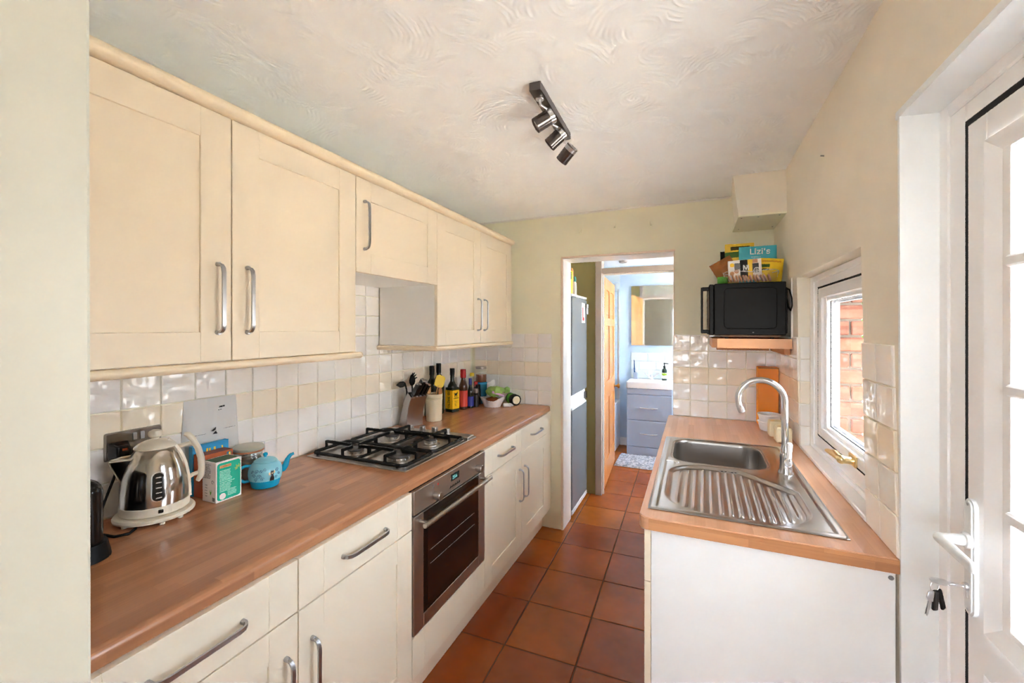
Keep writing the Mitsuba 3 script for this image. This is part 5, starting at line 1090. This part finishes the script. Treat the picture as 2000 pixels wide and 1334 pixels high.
add('fridge_clip', cc(cb(-.8795, -.860, 3.700, 3.745, 1.61, 1.70, .004), cb(-.862, -.850, 3.66, 3.70, 1.66, 1.70, .004)), 'handle_steel', 30, label='grey metal clip on the fridge door beside the learner card', cat='clip')
t = thing('cereal_box', 'yellow and black carton on top of the fridge', 'carton')
add(t + '__carton', cb(-1.00, -.915, 3.256, 3.40, 1.7625, 1.955, .001), 'card_yellow')
add(t + '__print', cb(-.9155, -.9140, 3.27, 3.36, 1.885, 1.945, .0003), 'ink')
add('rolling_pin', tube([(-.93, 3.425, 1.765), (-.93, 3.425, 1.84), (-.93, 3.425, 1.96), (-.93, 3.425, 1.985)], [.011, .016, .016, .008], 12), 'wood_pale', True, label='pale wooden rolling pin upright on the fridge beside the yellow carton', cat='rolling pin')
bottle_z = 1.7625
t = thing('spray_bottle', 'white bottle with teal cap standing on top of the fridge', 'bottle')
add(t + '__body', lathe([(0, 0), (.016, 0), (.017, .003), (.017, .10), (.010, .118), (0, .118)], 20, (-.925, 3.50, bottle_z)), 'paper_white', 40)
add(t + '__cap', lathe([(0, .117), (.014, .117), (.015, .145), (.010, .160), (0, .160)], 18, (-.925, 3.50, bottle_z)), 'teal_cap', 40)

# ================================================================ BATHROOM
t = thing('bathroom_door', 'open six panel pine door with round wooden knob', 'door')
hx0, hy0 = -.775, 3.935; da = math.atan2(.885, -.058); W_, H_, D_ = .885, 1.955, .036
def DM(m): return put(m, (hx0, hy0, .010), da)        # local x along the leaf, y thickness
sx_, mid, rails = .105, .095, ((0, .22), (.80, .97), (1.50, 1.575), (1.845, H_))
bars = [cb(0, sx_, -D_ / 2, D_ / 2, 0, H_, .003), cb(W_ - sx_, W_, -D_ / 2, D_ / 2, 0, H_, .003), cb(W_ / 2 - mid / 2, W_ / 2 + mid / 2, -D_ / 2 + .0005, D_ / 2 - .0005, .1, H_ - .05, .003)]
bars += [cb(sx_ - .002, W_ - sx_ + .002, -D_ / 2 + .0002, D_ / 2 - .0002, a, b, .003) for a, b in rails]
add(t + '__frame', DM(cc(*bars)), 'pine_wood')
for (a, b) in ((.22, .80), (.97, 1.50), (1.575, 1.845)):
    for (x0, x1) in ((sx_, W_ / 2 - mid / 2), (W_ / 2 + mid / 2, W_ - sx_)):
        add(t + '__panel', DM(cc(cb(x0 - .002, x1 + .002, -.008, .008, a - .002, b + .002, .001), cb(x0 + .03, x1 - .03, -.013, .013, a + .03, b - .03, .006))), 'pine_wood')
kb = lathe([(0, 0), (.024, 0), (.024, .004), (.010, .008), (.009, .026), (.020, .034), (.026, .046), (.022, .058), (0, .062)], 24)
add(t + '__knob', DM(cc(put(kb, (W_ - .055, -D_ / 2, .845), rx=PI / 2), put(kb, (W_ - .055, D_ / 2, .845), rx=-PI / 2))), 'brass_dull', 40)
for z in (.22, 1.70): add(t + '__hinge', DM(cc(cyl((-.004, -.006, z), (-.004, -.006, z + .09), .006, 10), cb(-.001, .001, -.016, .012, z, z + .09, .0003))), 'brass_dull', 40)
t = thing('vanity_unit', 'grey blue basin unit with two drawers and white basin', 'basin unit')
VX0, VX1, VY = -.7354, -.2297, 5.1725
add(t + '__carcass', cb(VX0 + .001, VX1 - .001, VY + .020, BY - .003, .0, .785, .003), 'vanity_grey')
add(t + '__fascia', cb(VX0, VX1, VY, VY + .019, .712, .785, .006), 'vanity_grey')
for z0, z1, hz2 in ((.412, .709, .560), (.100, .408, .258)):
    k = add(t + '__drawer', cb(VX0, VX1, VY, VY + .019, z0, z1, .006), 'vanity_grey')
    add(k + '__handle', tube([(-.583, VY + .001, hz2), (-.565, VY - .022, hz2), (-.52, VY - .030, hz2 - .002), (-.4865, VY - .032, hz2 - .003), (-.453, VY - .030, hz2 - .002), (-.41, VY - .022, hz2), (-.390, VY + .001, hz2)], .0055, 10), 'chrome', True)
add(t + '__kickboard', cb(VX0, VX1, VY + .002, VY + .019, 0, .097, .002), 'vanity_grey')
bo = rrect(VX0 - .007, VX1 + .007, VY - .012, BY - .002, .02); bi = rrect(VX0 + .03, VX1 - .03, VY + .03, BY - .12, .05)
bs = add(t + '__basin', cc(prism(bo, 'z', .786, .852), prism(bo.buffer(-.004).difference(bi), 'z', .850, .857)), 'ceramic_white')
add(bs + '__bowl', cc(prism(bi, 'z', .8525, .8535)), 'ceramic_white')
add(bs + '__overflow', cb(-.502, -.462, BY - .1205, BY - .118, .8535, .8565, .0005), 'dark_chrome')
t = thing('basin_tap', 'small chrome mixer tap with crosshead handles on the bathroom basin', 'tap')
bc = np.array([-.4826, BY - .075, .857])
add(t + '__body', cc(lathe([(0, 0), (.024, 0), (.020, .014), (.016, .04), (.012, .058), (0, .062)], 20, bc), tube([bc + [0, 0, .03], bc + [0, -.05, .055], bc + [0, -.09, .050], bc + [0, -.105, .034]], .010, 10)), 'chrome', 40)
for s_ in (-1, 1):
    q = bc + [s_ * .066, 0, .066]
    k = add(t + '__handle', cc(tube([bc + [0, 0, .025], bc + [s_ * .040, 0, .045], q], .0085, 10), cyl(q, q + [s_ * .012, 0, .016], .009, 12), tube([q + [s_ * .008 - .02, -.02, .014], q + [s_ * .008 + .02, .02, .014]], .0045, 8), tube([q + [s_ * .008 - .02, .02, .014], q + [s_ * .008 + .02, -.02, .014]], .0045, 8)), 'chrome', 40)
t = thing('toothbrush_holder', 'grey toothbrush cup at the left back of the basin', 'cup')
add(t + '__cup', rb(-.698, -.648, BY - .085, BY - .035, .8575, .937, .006), 'vanity_grey', 40)
add('toothbrush', cc(tube([(-.685, BY - .065, .938), (-.688, BY - .064, .985), (-.690, BY - .06, 1.09)], [.008, .0085, .0035], 10), cb(-.694, -.686, BY - .072, BY - .058, 1.07, 1.095, .002)), 'toothbrush_blue', 40, label='dark blue electric toothbrush standing in the grey cup', cat='toothbrush')
add('toothbrush', cc(tube([(-.662, BY - .060, .938), (-.660, BY - .058, .99), (-.659, BY - .055, 1.00)], [.007, .0085, .006], 10)), 'paper_white', 40, label='short white toothbrush standing in the grey cup', cat='toothbrush')
t = thing('soap_dispenser', 'dark pump soap bottle with pale label on the basin', 'soap bottle')
sb = (-.3325, BY - .09, .8575)
add(t + '__bottle', lathe([(0, 0), (.027, 0), (.028, .004), (.028, .115), (.022, .135), (.011, .145), (.011, .155), (0, .155)], 26, sb), 'soap_glass', 40)
add(t + '__label', lathe([(.0282, .022), (.0288, .0225), (.0288, .0925), (.0282, .093)], 26, sb), 'paper_white', 40)
add(t + '__label_print', lathe([(.0289, .060), (.0293, .061), (.0293, .085), (.0289, .086)], 26, sb), 'bag_lime', 40)
add(t + '__pump', cc(lathe([(0, .154), (.013, .154), (.013, .172), (.005, .174), (.005, .20), (.011, .202), (.010, .212), (0, .214)], 18, sb), tube([np.array(sb) + [0, 0, .206], np.array(sb) + [.045, -.01, .203]], .0045, 8)), 'black_satin', 40)
# splashback and mirror
add('splashback', cb(-.7375, .10, BY - .004, BY - .0002, .858, 1.186, .001), 'metro_grout', label='pale tiled splashback behind the bathroom basin', cat='splashback')
mt = tile_mesh(.198, .1035, .006, .0025, .0003); mdict = mikit.ply(mt, 'metro_white', 40)
from shapely.geometry import box as _b
def metro(wall, x, z, y):
    k = uniq(wall + '__tile'); scene[k] = {**mdict, 'to_world': T(facing((x, y, z), (1, 0, 0), (0, 0, 1)).tolist())}
half_t = {w_: mikit.ply(tile_mesh(w_ - .0025, .1035, .006, .0025, .0003), 'metro_white', 40) for w_ in (.10, .15)}
for r in range(3):
    z = 1.182 - .053 - r * .1065
    if r == 1:
        k = uniq('splashback__tile'); scene[k] = {**half_t[.10], 'to_world': T(facing((-.7355 + .05, BY - .0045, z), (1, 0, 0), (0, 0, 1)).tolist())}
        for c in range(3): metro('splashback', -.6355 + (c + .5) * .2005, z, BY - .0045)
    else:
        for c in range(4): metro('splashback', -.7355 + (c + .5) * .2005, z, BY - .0045)
t = thing('bathroom_mirror', 'rectangular frameless mirror on the blue bathroom wall', 'mirror')
add(t + '__glass', cb(-.7304, -.13, BY - .030, BY - .0245, 1.2746, 2.02, .0015), 'mirror_glass')
add(t + '__back', cb(-.722, -.138, BY - .0243, BY - .0005, 1.284, 2.01, .001), 'vanity_grey')
# bath
t = thing('bathtub', 'white bath with smooth side panel left of the basin', 'bath')
add(t + '__panel', cb(-.890, -.873, 3.925, BY - .003, .012, .545, .002), 'bath_white')
bo = rrect(-1.615, -.868, 3.915, BY - .002, .03); bi = rrect(-1.54, -.945, 4.02, BY - .10, .12)
add(t + '__rim', prism(bo.difference(bi), 'z', .546, .575), 'bath_white')
add(t + '__tub', cc(prism(bi.buffer(.004).difference(bi.buffer(-.01)), 'z', .16, .560), prism(bi, 'z', .155, .165)), 'bath_white')
t = thing('bath_screen', 'clear bath screen with chrome upright fixed beside the basin wall', 'shower screen')
add(t + '__pane', prism(sbox(4.83, .582, 5.495, 1.975), 'x', -.888, -.8872), 'glass_pane')
add(t + '__upright', cb(-.897, -.877, 5.492, 5.556, .578, 1.985, .003), 'chrome')
add(t + '__foot_seal', cb(-.892, -.883, 4.83, 5.49, .5755, .584, .001), 'cable_white')
for c in range(4):
    for r in range(16):
        x = -.8735 - .1 - c * .2005 + (.10 if r % 2 else 0)
        k = uniq('wall_bath_back__tile')
        if r % 2 and c == 0: scene[k] = {**half_t[.10], 'to_world': T(facing((-.924, BY + .0005, .58 + (r + .5) * .1065), (1, 0, 0), (0, 0, 1)).tolist())}
        else: scene[k] = {**mdict, 'to_world': T(facing((x, BY + .0005, .58 + (r + .5) * .1065), (1, 0, 0), (0, 0, 1)).tolist())}
mm, _ = grid(70, 60, lambda u, v: np.c_[-.802 + .41 * u, 4.668 + .455 * v, .004 + .016 * np.minimum(1, np.minimum(np.minimum(u, 1 - u) * 30, np.minimum(v, 1 - v) * 30)) * (.55 + .9 * meshkit.noise(np.c_[u * 34, v * 36, u * 0], 3))])
add('bath_mat', mm, 'bath_mat', True, label='grey tufted bath mat on the terracotta floor before the basin', cat='bath mat')
t = thing('ceiling_detector', 'small round grey fitting on the bathroom ceiling', 'ceiling fitting')
add(t + '__base', lathe([(0, 2.2795), (.050, 2.2795), (.050, 2.268), (.044, 2.256), (0, 2.252)], 30, (-.767, 5.108, 0)), 'detector', 40)
